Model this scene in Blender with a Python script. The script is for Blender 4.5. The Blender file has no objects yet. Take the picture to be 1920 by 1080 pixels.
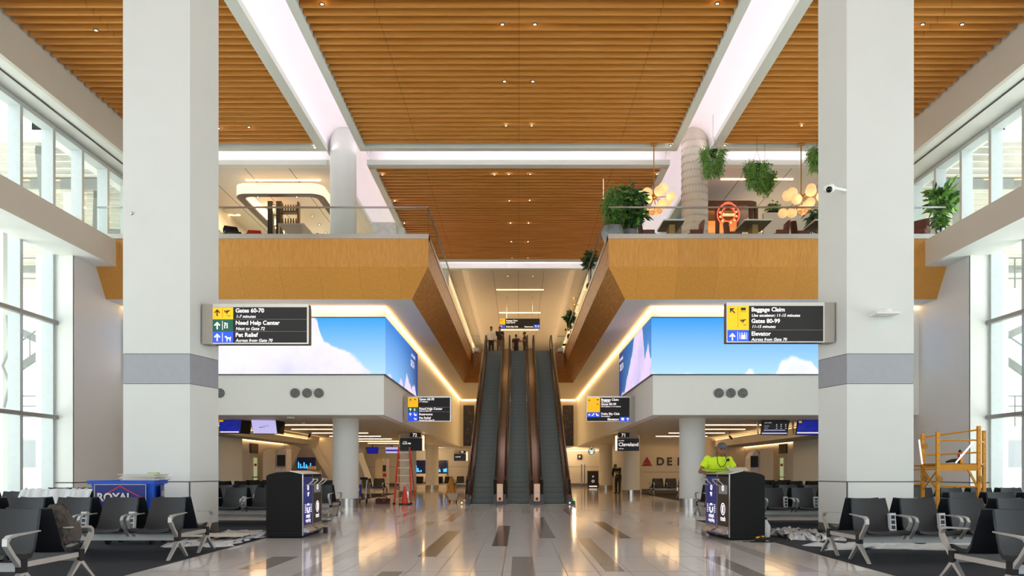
import bpy, bmesh, math, random
from mathutils import Vector, Matrix, Euler
random.seed(7)
S = bpy.context.scene
PI = math.pi
# ---------------- camera, world, exposure ----------------
F, HX, HY, CZ = 1500.0, 972.0, 883.0, 1.27      # focal length (px), vanishing point (px), camera height (m)
cam_d = bpy.data.cameras.new('camera'); cam = bpy.data.objects.new('camera', cam_d)
S.collection.objects.link(cam); S.camera = cam
cam.location = (0, 0, CZ); cam.rotation_euler = (PI/2, 0, 0)
cam_d.sensor_width = 36; cam_d.lens = 36*F/1920
cam_d.shift_x = -(HX-960)/1920; cam_d.shift_y = (HY-540)/1920
cam_d.clip_start = .1; cam_d.clip_end = 500
S.view_settings.view_transform = 'Standard'; S.view_settings.look = 'None'
S.view_settings.gamma = 1; S.view_settings.use_curve_mapping = False
S.view_settings.exposure = 0.52
W = bpy.data.worlds.new('sky'); S.world = W; W.use_nodes = True
bg = W.node_tree.nodes['Background']
bg.inputs[0].default_value = (.89, .945, 1.0, 1); bg.inputs[1].default_value = 2.1
S.cycles.max_bounces = 8; S.cycles.diffuse_bounces = 5; S.cycles.transparent_max_bounces = 16
S.cycles.sample_clamp_indirect = 6; S.cycles.caustics_reflective = False; S.cycles.caustics_refractive = False

def area(name, loc, rot, sx, sy, power, col):
    d = bpy.data.lights.new(name, 'AREA'); d.shape = 'RECTANGLE'; d.size = sx; d.size_y = sy
    d.energy = power; d.color = col
    o = bpy.data.objects.new(name, d); S.collection.objects.link(o)
    o.location = loc; o.rotation_euler = rot
    return o
sun_d = bpy.data.lights.new('sun', 'SUN'); sun_d.energy = 9; sun_d.angle = .05; sun_d.color = (1, .97, .92)
sun = bpy.data.objects.new('sun', sun_d); C_ = S.collection.objects.link(sun); sun.rotation_euler = (math.radians(-14), 0, 0); sun.location = (0, -10, 40)
def point(name, loc, power, col, r=.1):
    d = bpy.data.lights.new(name, 'POINT'); d.energy = power; d.color = col; d.shadow_soft_size = r
    o = bpy.data.objects.new(name, d); S.collection.objects.link(o); o.location = loc
    return o
WARM = (1, .62, .27); WARM2 = (1, .72, .42); PINK = (1, .9, .97)
# large area lights: behind the cove lips, under the ceilings, plus an added ledge light
ZS = 12.22
for sx in (-1, 1):
    for xx, tilt in ((5.50, 1), (6.42, -1)):
        area('cove_lamp', (sx*xx, 16, ZS+.16), (PI, sx*tilt*.35, 0), .07, 26, 34, PINK)
        area('cove_lamp', (sx*xx, 35, ZS+.16), (PI, sx*tilt*.35, 0), .07, 12, 12, PINK)
area('cove_lamp', (0, 27.5, ZS+.16), (PI+.35, 0, 0), 10.2, .06, 13, PINK)
area('cove_lamp', (0, 28.3, ZS+.16), (PI-.35, 0, 0), 10.2, .06, 15, PINK)
for sx in (-1, 1):
    area('cove_lamp', (sx*9.6, 27.5, ZS+.16), (PI+.35, 0, 0), 5.4, .06, 7, PINK)
    area('cove_lamp', (sx*9.6, 28.3, ZS+.16), (PI-.35, 0, 0), 5.4, .06, 8, PINK)
area('cove_lamp', (0, 42.0, ZS+.2), (PI, 0, 0), 8.5, .1, 70, PINK)
area('landing_cove_lamp', (-3.5, 56, ZS-.15), (0, -.5, 0), .1, 26, 330, WARM2)
area('landing_cove_lamp', (3.5, 56, ZS-.15), (0, .5, 0), .1, 26, 330, WARM2)
for sx in (-1, 1):
    for yy in (32.0, 35.3, 38.8, 42.4, 46, 49.6, 53.2): area('gate_hall_lamp', (sx*8.65, yy, 3.08), (0, 0, 0), 2.6, .09, 14 if yy < 45 else 9, WARM2)
    area('gate_hall_cove_lamp', (sx*12.3, 41, 2.95), (0, -sx*.35, 0), .15, 10, 60, WARM)
    area('lounge_lamp', (sx*10, 33, ZS-.1), (0, 0, 0), 3, .1, 150, WARM2); area('lounge_lamp', (sx*10, 37, ZS-.1), (0, 0, 0), 3, .1, 200, WARM2)
    area('ledge_fill', (sx*10.9, 38, 3.05), (0, sx*1.1, 0), .06, 14, 30, WARM)  # added light without a fitting, aimed at the dropped ledge face
area('undercroft_lamp', (0, 55, 6.4), (0, 0, 0), 7, 7, 150, WARM)

# ---------------- helpers ----------------
C = S.collection
def P(x, y, Y):                                  # photo pixel at distance Y -> world point
    return Vector(((x-HX)*Y/F, Y, CZ+(HY-y)*Y/F))
def YF(y): return 1500*CZ/(y-HY)                 # distance of a floor point from its pixel row
def lin(c):
    if isinstance(c, str):
        c = tuple(int(c[i:i+2], 16)/255 for i in (0, 2, 4))
    return tuple(((v/12.92) if v <= .04045 else ((v+.055)/1.055)**2.4) for v in c) + (1,)
MATS = {}
def nd(nt, t, **kw):
    n = nt.nodes.new(t)
    for k, v in kw.items():
        if k[0] == 'i' and k[1:].isdigit(): n.inputs[int(k[1:])].default_value = v
        else: setattr(n, k, v)
    return n
def mat(name, col, rough=.5, metal=0, emit=0, var=.06, scale=8, bump=0, spec=.5, coat=0):
    if name in MATS: return MATS[name]
    m = bpy.data.materials.new(name); m.use_nodes = True; nt = m.node_tree; L = nt.links
    b = nt.nodes['Principled BSDF']; c = lin(col)
    b.inputs['Roughness'].default_value = rough; b.inputs['Metallic'].default_value = metal
    b.inputs['Specular IOR Level'].default_value = spec
    if coat: b.inputs['Coat Weight'].default_value = coat; b.inputs['Coat Roughness'].default_value = .08
    tc = nd(nt, 'ShaderNodeTexCoord'); nz = nd(nt, 'ShaderNodeTexNoise'); nz.inputs['Scale'].default_value = scale
    L.new(tc.outputs['Object'], nz.inputs['Vector'])
    mx = nd(nt, 'ShaderNodeMix', data_type='RGBA')
    mx.inputs['A'].default_value = tuple(v*(1-var) for v in c[:3])+(1,)
    mx.inputs['B'].default_value = tuple(min(1, v*(1+var)) for v in c[:3])+(1,)
    L.new(nz.outputs['Fac'], mx.inputs['Factor']); L.new(mx.outputs['Result'], b.inputs['Base Color'])
    if emit:
        L.new(mx.outputs['Result'], b.inputs['Emission Color']); b.inputs['Emission Strength'].default_value = emit
    if bump:
        bp = nd(nt, 'ShaderNodeBump'); bp.inputs['Strength'].default_value = bump; bp.inputs['Distance'].default_value = .01
        nz2 = nd(nt, 'ShaderNodeTexNoise'); nz2.inputs['Scale'].default_value = scale*8
        L.new(tc.outputs['Object'], nz2.inputs['Vector'])
        L.new(nz2.outputs['Fac'], bp.inputs['Height']); L.new(bp.outputs['Normal'], b.inputs['Normal'])
    MATS[name] = m; return m
def wood(name, ca, cb, stretch=(1, 1, .08), scale=14, rough=.45, panel=1.25, ax=0, pv=.10):
    m = bpy.data.materials.new(name); m.use_nodes = True; nt = m.node_tree; L = nt.links
    b = nt.nodes['Principled BSDF']; b.inputs['Roughness'].default_value = rough
    g = nd(nt, 'ShaderNodeNewGeometry'); mp = nd(nt, 'ShaderNodeMapping'); mp.inputs['Scale'].default_value = stretch
    L.new(g.outputs['Position'], mp.inputs['Vector'])
    nz = nd(nt, 'ShaderNodeTexNoise'); nz.inputs['Scale'].default_value = scale; nz.inputs['Detail'].default_value = 4
    L.new(mp.outputs['Vector'], nz.inputs['Vector'])
    r = nd(nt, 'ShaderNodeValToRGB'); r.color_ramp.elements[0].position = .35; r.color_ramp.elements[1].position = .68
    r.color_ramp.elements[0].color = lin(ca); r.color_ramp.elements[1].color = lin(cb)
    L.new(nz.outputs['Fac'], r.inputs['Fac'])
    sp = nd(nt, 'ShaderNodeSeparateXYZ'); L.new(g.outputs['Position'], sp.inputs[0])
    dv = nd(nt, 'ShaderNodeMath', operation='DIVIDE', i1=panel); L.new(sp.outputs[ax], dv.inputs[0])
    fl = nd(nt, 'ShaderNodeMath', operation='FLOOR'); L.new(dv.outputs[0], fl.inputs[0])
    wn = nd(nt, 'ShaderNodeTexWhiteNoise', noise_dimensions='1D'); L.new(fl.outputs[0], wn.inputs['W'])
    fr = nd(nt, 'ShaderNodeMath', operation='FRACT'); L.new(dv.outputs[0], fr.inputs[0])
    seam = nd(nt, 'ShaderNodeMath', operation='GREATER_THAN', i1=.008); L.new(fr.outputs[0], seam.inputs[0])
    sm = nd(nt, 'ShaderNodeMath', operation='MULTIPLY_ADD', i1=.3, i2=.7); L.new(seam.outputs[0], sm.inputs[0])
    ma = nd(nt, 'ShaderNodeMath', operation='MULTIPLY_ADD', i1=pv, i2=1-pv/2); L.new(wn.outputs['Value'], ma.inputs[0])
    mm = nd(nt, 'ShaderNodeMath', operation='MULTIPLY'); L.new(sm.outputs[0], mm.inputs[0]); L.new(ma.outputs[0], mm.inputs[1])
    vm = nd(nt, 'ShaderNodeVectorMath', operation='SCALE'); L.new(r.outputs['Color'], vm.inputs[0]); L.new(mm.outputs[0], vm.inputs['Scale'])
    L.new(vm.outputs[0], b.inputs['Base Color'])
    MATS[name] = m; return m
def glass(name, tint, fac=.12, rough=.02):
    m = bpy.data.materials.new(name); m.use_nodes = True; nt = m.node_tree; L = nt.links
    nt.nodes.remove(nt.nodes['Principled BSDF']); out = nt.nodes['Material Output']
    t = nd(nt, 'ShaderNodeBsdfTransparent'); t.inputs[0].default_value = lin(tint)
    gl = nd(nt, 'ShaderNodeBsdfGlossy'); gl.inputs['Roughness'].default_value = rough
    lw = nd(nt, 'ShaderNodeLayerWeight', i0=.25)
    mu = nd(nt, 'ShaderNodeMath', operation='MULTIPLY', i1=fac*3); L.new(lw.outputs['Fresnel'], mu.inputs[0])
    mx = nd(nt, 'ShaderNodeMixShader'); L.new(mu.outputs[0], mx.inputs[0]); L.new(t.outputs[0], mx.inputs[1]); L.new(gl.outputs[0], mx.inputs[2])
    L.new(mx.outputs[0], out.inputs[0]); MATS[name] = m; return m
def sky_screen(name, axis, lo, hi, zlo, zhi, tops, top_c, bot_c, cloud=('ffffff', 'c9cdf0'), st=.8, side=None):
    """emissive video wall: blue gradient with a cloud whose top edge follows `tops` [(u, v)]"""
    m = bpy.data.materials.new(name); m.use_nodes = True; nt = m.node_tree; L = nt.links
    b = nt.nodes['Principled BSDF']; b.inputs['Base Color'].default_value = (.01, .01, .01, 1); b.inputs['Roughness'].default_value = .6; b.inputs['Specular IOR Level'].default_value = .15
    g = nd(nt, 'ShaderNodeNewGeometry'); sp = nd(nt, 'ShaderNodeSeparateXYZ'); L.new(g.outputs['Position'], sp.inputs[0])
    u = nd(nt, 'ShaderNodeMapRange'); u.inputs[1].default_value = lo; u.inputs[2].default_value = hi; L.new(sp.outputs[axis], u.inputs[0])
    v = nd(nt, 'ShaderNodeMapRange'); v.inputs[1].default_value = zlo; v.inputs[2].default_value = zhi; L.new(sp.outputs[2], v.inputs[0])
    r = nd(nt, 'ShaderNodeValToRGB'); cr = r.color_ramp
    while len(cr.elements) < len(tops): cr.elements.new(.5)
    for e, (a, h) in zip(cr.elements, tops):
        e.position = a; e.color = (h, h, h, 1)
    L.new(u.outputs[0], r.inputs[0])
    nz = nd(nt, 'ShaderNodeTexNoise'); nz.inputs['Scale'].default_value = 1.1; nz.inputs['Detail'].default_value = 6
    L.new(g.outputs['Position'], nz.inputs['Vector'])
    n1 = nd(nt, 'ShaderNodeMath', operation='MULTIPLY_ADD', i1=.5, i2=-.25); L.new(nz.outputs['Fac'], n1.inputs[0])
    h = nd(nt, 'ShaderNodeMath', operation='ADD'); L.new(r.outputs['Color'], h.inputs[0]); L.new(n1.outputs[0], h.inputs[1])
    d = nd(nt, 'ShaderNodeMath', operation='SUBTRACT'); L.new(h.outputs[0], d.inputs[0]); L.new(v.outputs[0], d.inputs[1])
    mk = nd(nt, 'ShaderNodeMapRange', interpolation_type='SMOOTHSTEP'); mk.inputs[1].default_value = -.01; mk.inputs[2].default_value = .07; L.new(d.outputs[0], mk.inputs[0])
    sk = nd(nt, 'ShaderNodeMix', data_type='RGBA'); sk.inputs['A'].default_value = lin(bot_c); sk.inputs['B'].default_value = lin(top_c); L.new(v.outputs[0], sk.inputs['Factor'])
    skc = sk.outputs['Result']
    if side:
        s2 = nd(nt, 'ShaderNodeMix', data_type='RGBA'); s2.inputs['B'].default_value = lin(side); L.new(skc, s2.inputs['A'])
        pw = nd(nt, 'ShaderNodeMath', operation='POWER', i1=2.2); L.new(u.outputs[0], pw.inputs[0]); L.new(pw.outputs[0], s2.inputs['Factor']); skc = s2.outputs['Result']
    nz2 = nd(nt, 'ShaderNodeTexNoise'); nz2.inputs['Scale'].default_value = .5; nz2.inputs['Detail'].default_value = 5
    L.new(g.outputs['Position'], nz2.inputs['Vector'])
    cc = nd(nt, 'ShaderNodeMix', data_type='RGBA'); cc.inputs['A'].default_value = lin(cloud[0]); cc.inputs['B'].default_value = lin(cloud[1])
    mr = nd(nt, 'ShaderNodeMapRange'); mr.inputs[1].default_value = .42; mr.inputs[2].default_value = .75; L.new(nz2.outputs['Fac'], mr.inputs[0]); L.new(mr.outputs[0], cc.inputs['Factor'])
    mx = nd(nt, 'ShaderNodeMix', data_type='RGBA'); L.new(mk.outputs[0], mx.inputs['Factor']); L.new(skc, mx.inputs['A']); L.new(cc.outputs['Result'], mx.inputs['B'])
    L.new(mx.outputs['Result'], b.inputs['Emission Color']); b.inputs['Emission Strength'].default_value = st
    MATS[name] = m; return m

def woff(p):
    v = Vector((0, 0, 0))
    while p is not None: v += p.location; p = p.parent
    return v
class MB:
    def __init__(s, m=None):
        s.bm = bmesh.new(); s.mats = []; s.mi = 0
        if m: s.use(m)
    def use(s, m):
        if m not in s.mats: s.mats.append(m)
        s.mi = s.mats.index(m); return s
    def face(s, vs):
        try:
            f = s.bm.faces.new(vs); f.material_index = s.mi; return f
        except ValueError: return None
    def poly(s, pts): s.face([s.bm.verts.new(p) for p in pts]); return s
    def box(s, x0, x1, y0, y1, z0, z1):
        v = [s.bm.verts.new((x, y, z)) for x in (x0, x1) for y in (y0, y1) for z in (z0, z1)]
        for q in ((0, 1, 3, 2), (4, 6, 7, 5), (0, 4, 5, 1), (2, 3, 7, 6), (0, 2, 6, 4), (1, 5, 7, 3)): s.face([v[i] for i in q])
        return s
    def obox(s, c, size, rot=None):
        R = rot.to_matrix() if isinstance(rot, Euler) else (rot or Matrix.Identity(3)); c = Vector(c)
        v = [s.bm.verts.new(c + R @ Vector((x*size[0]/2, y*size[1]/2, z*size[2]/2))) for x in (-1, 1) for y in (-1, 1) for z in (-1, 1)]
        for q in ((0, 1, 3, 2), (4, 6, 7, 5), (0, 4, 5, 1), (2, 3, 7, 6), (0, 2, 6, 4), (1, 5, 7, 3)): s.face([v[i] for i in q])
        return s
    def bar(s, a, b, w, h, up=(0, 0, 1)):          # rectangular bar a->b, w across, h along up
        a = Vector(a); b = Vector(b); d = b-a; l = d.length
        if l < 1e-6: return s
        d.normalize(); u = Vector(up)
        if abs(d.dot(u)) > .98: u = Vector((0, 1, 0))
        r = d.cross(u).normalized(); u = r.cross(d)
        R = Matrix((r, d, u)).transposed()
        return s.obox((a+b)/2, (w, l, h), R)
    def extr(s, pts, vec):
        vec = Vector(vec); a = [s.bm.verts.new(p) for p in pts]; b = [s.bm.verts.new(Vector(p)+vec) for p in pts]; n = len(pts)
        s.face(a[::-1]); s.face(b)
        for i in range(n): s.face([a[i], a[(i+1) % n], b[(i+1) % n], b[i]])
        return s
    def rings(s, R, cap=True, closed=True):
        V = [[s.bm.verts.new(p) for p in r] for r in R]; n = len(V[0])
        for a, b in zip(V, V[1:]):
            for i in range(n if closed else n-1): s.face([a[i], a[(i+1) % n], b[(i+1) % n], b[i]])
        if cap: s.face(V[0][::-1]); s.face(V[-1])
        return s
    def ell(s, secs, seg=12):                      # secs: (centre, rx, ry) stacked in z (or any), ellipse in XY
        return s.rings([[Vector(c)+Vector((rx*math.cos(2*PI*k/seg), ry*math.sin(2*PI*k/seg), 0)) for k in range(seg)] for c, rx, ry in secs])
    def cyl(s, a, b, r, r2=None, seg=14):
        a = Vector(a); b = Vector(b); r2 = r if r2 is None else r2; d = (b-a).normalized()
        u = d.orthogonal().normalized(); w = d.cross(u)
        f = lambda c, q: [c + u*q*math.cos(2*PI*k/seg) + w*q*math.sin(2*PI*k/seg) for k in range(seg)]
        return s.rings([f(a, r), f(b, r2)])
    def tube(s, pts, r, seg=6):
        pts = [Vector(p) for p in pts]; R = []; u = None
        for i, p in enumerate(pts):
            d = (pts[min(i+1, len(pts)-1)]-pts[max(i-1, 0)]).normalized()
            if u is None: u = d.orthogonal().normalized()
            u = (u - d*u.dot(d)).normalized(); w = d.cross(u); q = r[i] if isinstance(r, (list, tuple)) else r
            R.append([p + u*q*math.cos(2*PI*k/seg) + w*q*math.sin(2*PI*k/seg) for k in range(seg)])
        return s.rings(R)
    def sph(s, c, r, seg=14, rg=9):
        if not isinstance(r, (tuple, list)): r = (r, r, r)
        c = Vector(c)
        R = [[c+Vector((r[0]*math.sin(t)*math.cos(2*PI*k/seg), r[1]*math.sin(t)*math.sin(2*PI*k/seg), r[2]*math.cos(t))) for k in range(seg)] for t in [max(.02, min(PI-.02, PI*j/rg)) for j in range(rg+1)]]
        return s.rings(R)
    def disc(s, c, r, n, seg=24, t=.003):
        c = Vector(c); n = Vector(n).normalized(); return s.cyl(c, c+n*t, r, seg=seg)
    def ring(s, c, r0, r1, n, seg=24, t=.004):
        c = Vector(c); n = Vector(n).normalized(); u = n.orthogonal().normalized(); w = n.cross(u)
        f = lambda q, o: [c+n*o+u*q*math.cos(2*PI*k/seg)+w*q*math.sin(2*PI*k/seg) for k in range(seg)]
        A = [f(r0, 0), f(r1, 0), f(r1, t), f(r0, t), f(r0, 0)]
        return s.rings(A, cap=False)
    def text(s, txt, size, M, shear=0, bold=0, align='LEFT', ext=0.0):
        cu = bpy.data.curves.new('lettering', 'FONT'); cu.body = txt; cu.size = size; cu.shear = shear; cu.offset = bold*size
        cu.align_x = align; cu.resolution_u = 3; cu.extrude = ext
        o = bpy.data.objects.new('lettering', cu); C.objects.link(o)
        dg = bpy.context.evaluated_depsgraph_get(); dg.update(); me = bpy.data.meshes.new_from_object(o.evaluated_get(dg))
        bpy.data.objects.remove(o); bpy.data.curves.remove(cu)
        me.transform(M); n0 = len(s.bm.faces); s.bm.from_mesh(me); bpy.data.meshes.remove(me)
        s.bm.faces.ensure_lookup_table()
        for f in s.bm.faces[n0:]: f.material_index = s.mi
        return s
    # flat artwork in photo pixels on a plane at distance Y facing the camera; lift (m) toward the viewer
    def prect(s, x0, y0, x1, y1, Y, lift=.002, t=.002):
        a = P(x0, y0, Y); b = P(x1, y1, Y); return s.box(a.x, b.x, Y-lift-t, Y-lift, b.z, a.z)
    def ppoly(s, pts, Y, lift=.004, t=.002):
        q = [P(x, y, Y) for x, y in pts]; q = [Vector((v.x, Y-lift, v.z)) for v in q]
        return s.extr(q, (0, -t, 0))
    def ptext(s, txt, x, y, cap, Y, lift=.006, **k):
        a = P(x, y, Y); M = Matrix.Translation((a.x, Y-lift, a.z)) @ Matrix.Rotation(PI/2, 4, 'X')
        return s.text(txt, cap/.7*Y/F, M, **k)
    def build(s, name, parent=None, local=False, smooth=False, bevel=0, keep=False, mods=None, doubles=False):
        if doubles: bmesh.ops.remove_doubles(s.bm, verts=s.bm.verts, dist=1e-5)
        bmesh.ops.recalc_face_normals(s.bm, faces=s.bm.faces)
        off = Vector((0, 0, 0))
        if not local:
            if parent is not None: off = woff(parent)
            elif not keep and s.bm.verts:
                xs = [v.co for v in s.bm.verts]
                off = Vector(((min(v.x for v in xs)+max(v.x for v in xs))/2, (min(v.y for v in xs)+max(v.y for v in xs))/2, min(v.z for v in xs)))
            if off.length: bmesh.ops.translate(s.bm, verts=s.bm.verts, vec=-off)
        me = bpy.data.meshes.new(name); s.bm.to_mesh(me); s.bm.free()
        for m in s.mats: me.materials.append(MATS[m])
        if smooth:
            for p in me.polygons: p.use_smooth = True
            if smooth != 2: me.set_sharp_from_angle(angle=math.radians(40))
        o = bpy.data.objects.new(name, me); C.objects.link(o)
        if parent is not None: o.parent = parent
        elif not local: o.location = off
        if bevel:
            b = o.modifiers.new('bevel', 'BEVEL'); b.width = bevel; b.segments = 2; b.limit_method = 'ANGLE'
        return o
def tag(o, label, cat, group=None, kind=None):
    o['label'] = label; o['category'] = cat
    if group: o['group'] = group
    if kind: o['kind'] = kind
    return o
def thing(name, label, cat, loc=(0, 0, 0), rz=0, group=None):
    o = bpy.data.objects.new(name, None); C.objects.link(o); o.empty_display_size = .2
    o.location = loc; o.rotation_euler = (0, 0, rz); return tag(o, label, cat, group)
def struct(o, label=None):
    o['kind'] = 'structure'
    if label: o['label'] = label
    return o
def dup(root, loc=None, rz=None, label=None, group=None):
    r = root.copy(); C.objects.link(r)
    if loc is not None: r.location = loc
    if rz is not None: r.rotation_euler = (0, 0, rz)
    if label: r['label'] = label
    if group: r['group'] = group
    def rec(a, b):
        for ch in list(a.children):
            if ch == r: continue
            c = ch.copy(); C.objects.link(c); c.parent = b; rec(ch, c)
    rec(root, r); return r

# ---------------- materials ----------------
mat('white_panel', 'd9dbd6', .55, var=.02, scale=1.5)
mat('column_white', 'dadcd8', .5, var=.025, scale=2)
mat('bulkhead_white', 'e8eae4', .5, var=.02, scale=1)
mat('wall_cream', 'cfc8bb', .55, var=.03, scale=1)
mat('groove_dark', '4a4845', .6)
mat('band_grey', '9d9fa3', .35, metal=.3)
mat('plinth_grey', '6b6664', .3, metal=.5)
mat('steel', 'b9b6b2', .25, metal=.9)
mat('steel_edge', 'c4c0b8', .3, metal=.7)
mat('soffit_white', 'd2ccc3', .6, var=.03, scale=1)
mat('cove_white', 'f2eef0', .6, var=.01)
mat('lip_white', 'd5d8d0', .55, var=.02)
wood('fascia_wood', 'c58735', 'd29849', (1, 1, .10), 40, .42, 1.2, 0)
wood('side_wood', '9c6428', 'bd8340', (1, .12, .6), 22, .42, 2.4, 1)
wood('slat_wood', 'c98333', 'd79648', (.05, 1, 1), 9, .5, 3.4, 0, .06)
mat('slat_backing', '2a1a0c', .9)
mat('carpet_dark', '3f4146', .95, var=.25, scale=60, bump=.6, spec=.1)
mat('mullion', 'b9bfbe', .4, metal=.2)
mat('transom', '8f8f8a', .4, metal=.3)
glass('window_glass', 'f8fcfb', .05)
glass('rail_glass', 'f9fcfa', .06)
mat('outside_concrete', 'efefea', .8, var=.06, scale=1)
mat('outside_steel', '8f908c', .6)
mat('corrugated', 'c9c4b6', .6, var=.1, scale=3)
mat('black', '141416', .35); mat('nozzle_grey', '8e8f8c', .5)
mat('black_matte', '131313', .75, bump=.15, scale=40, spec=.25)
mat('sign_black', '1a1816', .6, var=.05)
mat('sign_side', 'a39d92', .45, metal=.3)
mat('sign_dark_side', '4a3e36', .5)
mat('sign_yellow', 'fdbf0c', .5, emit=.35, var=.01)
mat('sign_green', '0b5a45', .5, emit=.25, var=.01)
mat('sign_blue', '2450e0', .5, emit=.45, var=.01)
mat('sign_white', 'fbf4f4', .5, emit=.55, var=.01)
mat('sign_ink', '33200c', .6)
mat('glow_warm', 'ffcf90', .5, emit=4, var=0)
mat('glow_line', 'ffc987', .5, emit=6, var=0)
mat('glow_white', 'fff2f6', .5, emit=6, var=0)
mat('glow_spot', 'fff3df', .5, emit=14, var=0)
mat('lamp_ring', '5b4a38', .5)
mat('bronze', '6b5442', .22, metal=.85, var=.08, scale=2)
mat('bronze_light', '8e745e', .2, metal=.85, var=.08, scale=2)
mat('step_grey', '98a3a0', .45, metal=.2, var=.08)
mat('step_riser', '69746f', .5, metal=.3)
mat('step_edge', '1f2424', .5)
mat('handrail_black', '17130f', .5, spec=.25)
mat('chair_black', '191c22', .45, var=.08, scale=30, spec=.5)
mat('chair_frame', 'c6c6c4', .33, metal=.6)
mat('outlet_white', 'c9cbcc', .4)
mat('rubber', '151515', .8)
mat('red', 'c02f20', .5); mat('orange', 'e8492a', .5); mat('cone_orange', 'f0452a', .5)
mat('yellow_paint', 'd8920c', .45, var=.1); mat('yellow_dark', 'a9720f', .5)
mat('skin_brown', '8a5a40', .55, var=.08); mat('skin', 'a5785c', .55)
mat('hivis', 'cfee1f', .7, var=.05); mat('hivis_green', '9dc83a', .7)
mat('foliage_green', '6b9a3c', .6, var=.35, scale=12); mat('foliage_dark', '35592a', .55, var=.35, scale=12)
mat('stem_brown', '4f3a24', .8)
mat('wood_bar', 'a8682a', .5); mat('wood_dark', '4a3220', .5)
mat('chair_maroon', '6e3a30', .6); mat('table_white', 'ecebe4', .3); mat('table_under', '5f5a48', .6); mat('table_leg', 'a68a52', .4, metal=.4)
mat('globe', 'ffbf85', .4, emit=.55, var=.03); mat('globe_core', 'ffe9c8', .4, emit=4)
glass('clear_globe', 'f3e3cf', .2)
mat('brass', 'b98a35', .3, metal=.8); mat('neon_red', 'ff3a28', .5, emit=3.2, var=0); mat('neon_core', 'ff8a5a', .5, emit=4, var=0)
mat('screen_blue', '0a1680', .3, emit=.7, var=.9, scale=5); mat('screen_dark', '07080f', .25, emit=.5)
mat('screen_lilac', 'c3bdf0', .3, emit=.5, var=.02); mat('ink', '2a2838', .5)
mat('bin_blue', '1c2f8e', .4, var=.04); mat('bin_brown', '241f1c', .4)
mat('crate_blue', '1a55c8', .45, var=.05); mat('poster_navy', '0d1f78', .4, var=.15)
mat('paper', 'd9d5c4', .8, var=.06); mat('plastic_film', 'd4d7da', .3, var=.1, scale=5)
mat('backpack', '4b443e', .85, var=.3, scale=15, bump=.3)
mat('cloth_white', 'c9c6c2', .8); mat('cloth_dark', '1e1c20', .8); mat('cloth_khaki', '6a5a45', .8); mat('cloth_navy', '23283c', .8)
mat('hair_black', '16120f', .6); mat('cap_grey', '55575c', .6, var=.3, scale=20)
mat('cabinet_beige', 'ded2bd', .5); mat('print_white', 'e0d7d6', .5, var=.3, scale=9)
mat('door_glow', 'b9c79a', .5, emit=.35); mat('picture_dark', '3b332c', .4, var=.4, scale=4)
mat('logo_red', 'a01a2c', .5); mat('wall_shaded', 'cfccc8', .55, var=.02, scale=1); mat('logo_ink', '2a2228', .4)
mat('logo_green', '0f5a3a', .5, emit=.3); mat('logo_white', 'f2f5ee', .5, emit=.6)
mat('skyline_navy', '080b26', .3, emit=.5, var=.3); mat('skyline_blue', '3fa0ee', .4, emit=1.3, var=.3)
mat('pink_wall', '9a6a62', .5); mat('dark_art', '0e0c0d', .35); mat('gold_art', '6a4a1c', .4, metal=.4)
mat('wicker', 'c9c0b2', .7); mat('wicker_dark', 'b5ac9d', .7)
mat('tile_light', 'e9e4e1', .085, var=.05, scale=1.2, spec=.45); mat('tile_dark', '6f6560', .12, var=.12, scale=4, spec=.6)
mat('tile_mid', 'aaa29b', .10, var=.08, scale=3, spec=.6); mat('tile_soft', 'cfc8c2', .1, var=.06, scale=2, spec=.6); mat('indicator_white', 'fff0e0', .5, emit=1.0); mat('grout', '6f6863', .4)
mat('fixture_white', 'e9e9e4', .4); mat('lens_dark', '0c0c0e', .1)
mat('extinguisher', 'b3161a', .35); mat('teal', '2b8fb8', .4)
# ---------------- floor ----------------
fl = MB('tile_light'); fl.box(-13.55, 13.75, -16, 82, -.3, 0)
YJ = [1.9, 5.2, 6.9, 10.1, 11.85, 15.1, 16.9, 20.0, 21.9, 25.1, 26.9, 30.1]
fl.use('grout')
for y in YJ: fl.box(-6.9, 6.9, y-.008, y+.008, 0, .0004)
for k in range(-17, 18):
    fl.box(k*.4+.2-.0045, k*.4+.2+.0045, 2, 30, 0, .0004)
planks = [(-1.5, -1.22, 11.85, 16.9, 'tile_dark'), (-.45, -.19, 13.5, 18.5, 'tile_dark'), (-.09, .19, 6.9, 11.85, 'tile_mid'),
          (.4, .7, 15.1, 21.9, 'tile_mid'), (1.1, 1.35, 10.1, 15.1, 'tile_mid'), (1.87, 2.13, 15.1, 20, 'tile_dark'), (2.72, 3.0, 6.9, 11.85, 'tile_mid'),
          (-3.62, -3.25, 10.3, 11.85, 'tile_mid'), (-1.72, -1.45, 6.9, 10.1, 'tile_mid'), (-2.95, -2.68, 19, 25.1, 'tile_soft'), (-1.9, -1.65, 20, 26.9, 'tile_mid'),
          (-3.4, -3.15, 22, 27, 'tile_mid'), (1.45, 1.7, 21.9, 27, 'tile_mid'), (2.9, 3.15, 20, 25.1, 'tile_soft'), (3.6, 3.85, 15.1, 20, 'tile_soft'),
          (-2.3, -2.05, 15.1, 20, 'tile_soft'), (.1, .35, 24, 29, 'tile_soft'), (3.55, 3.8, 10.1, 15.1, 'tile_soft'), (-2.75, -2.5, 8.5, 13.5, 'tile_soft')]
for a, b, c, d, m in planks: fl.use(m); fl.box(a, b, c, d, 0, .0006)
struct(fl.build('floor', keep=True), 'polished pale stone floor with scattered dark plank tiles')
for nm, x0, x1 in (('left', -13.5, -4.78), ('right', 4.56, 13.6)):
    o = MB('carpet_dark').box(x0, x1, -3, 20.5, 0, .008).build('floor_carpet'); struct(o, 'dark grey carpet under the %s seating' % nm)
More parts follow.
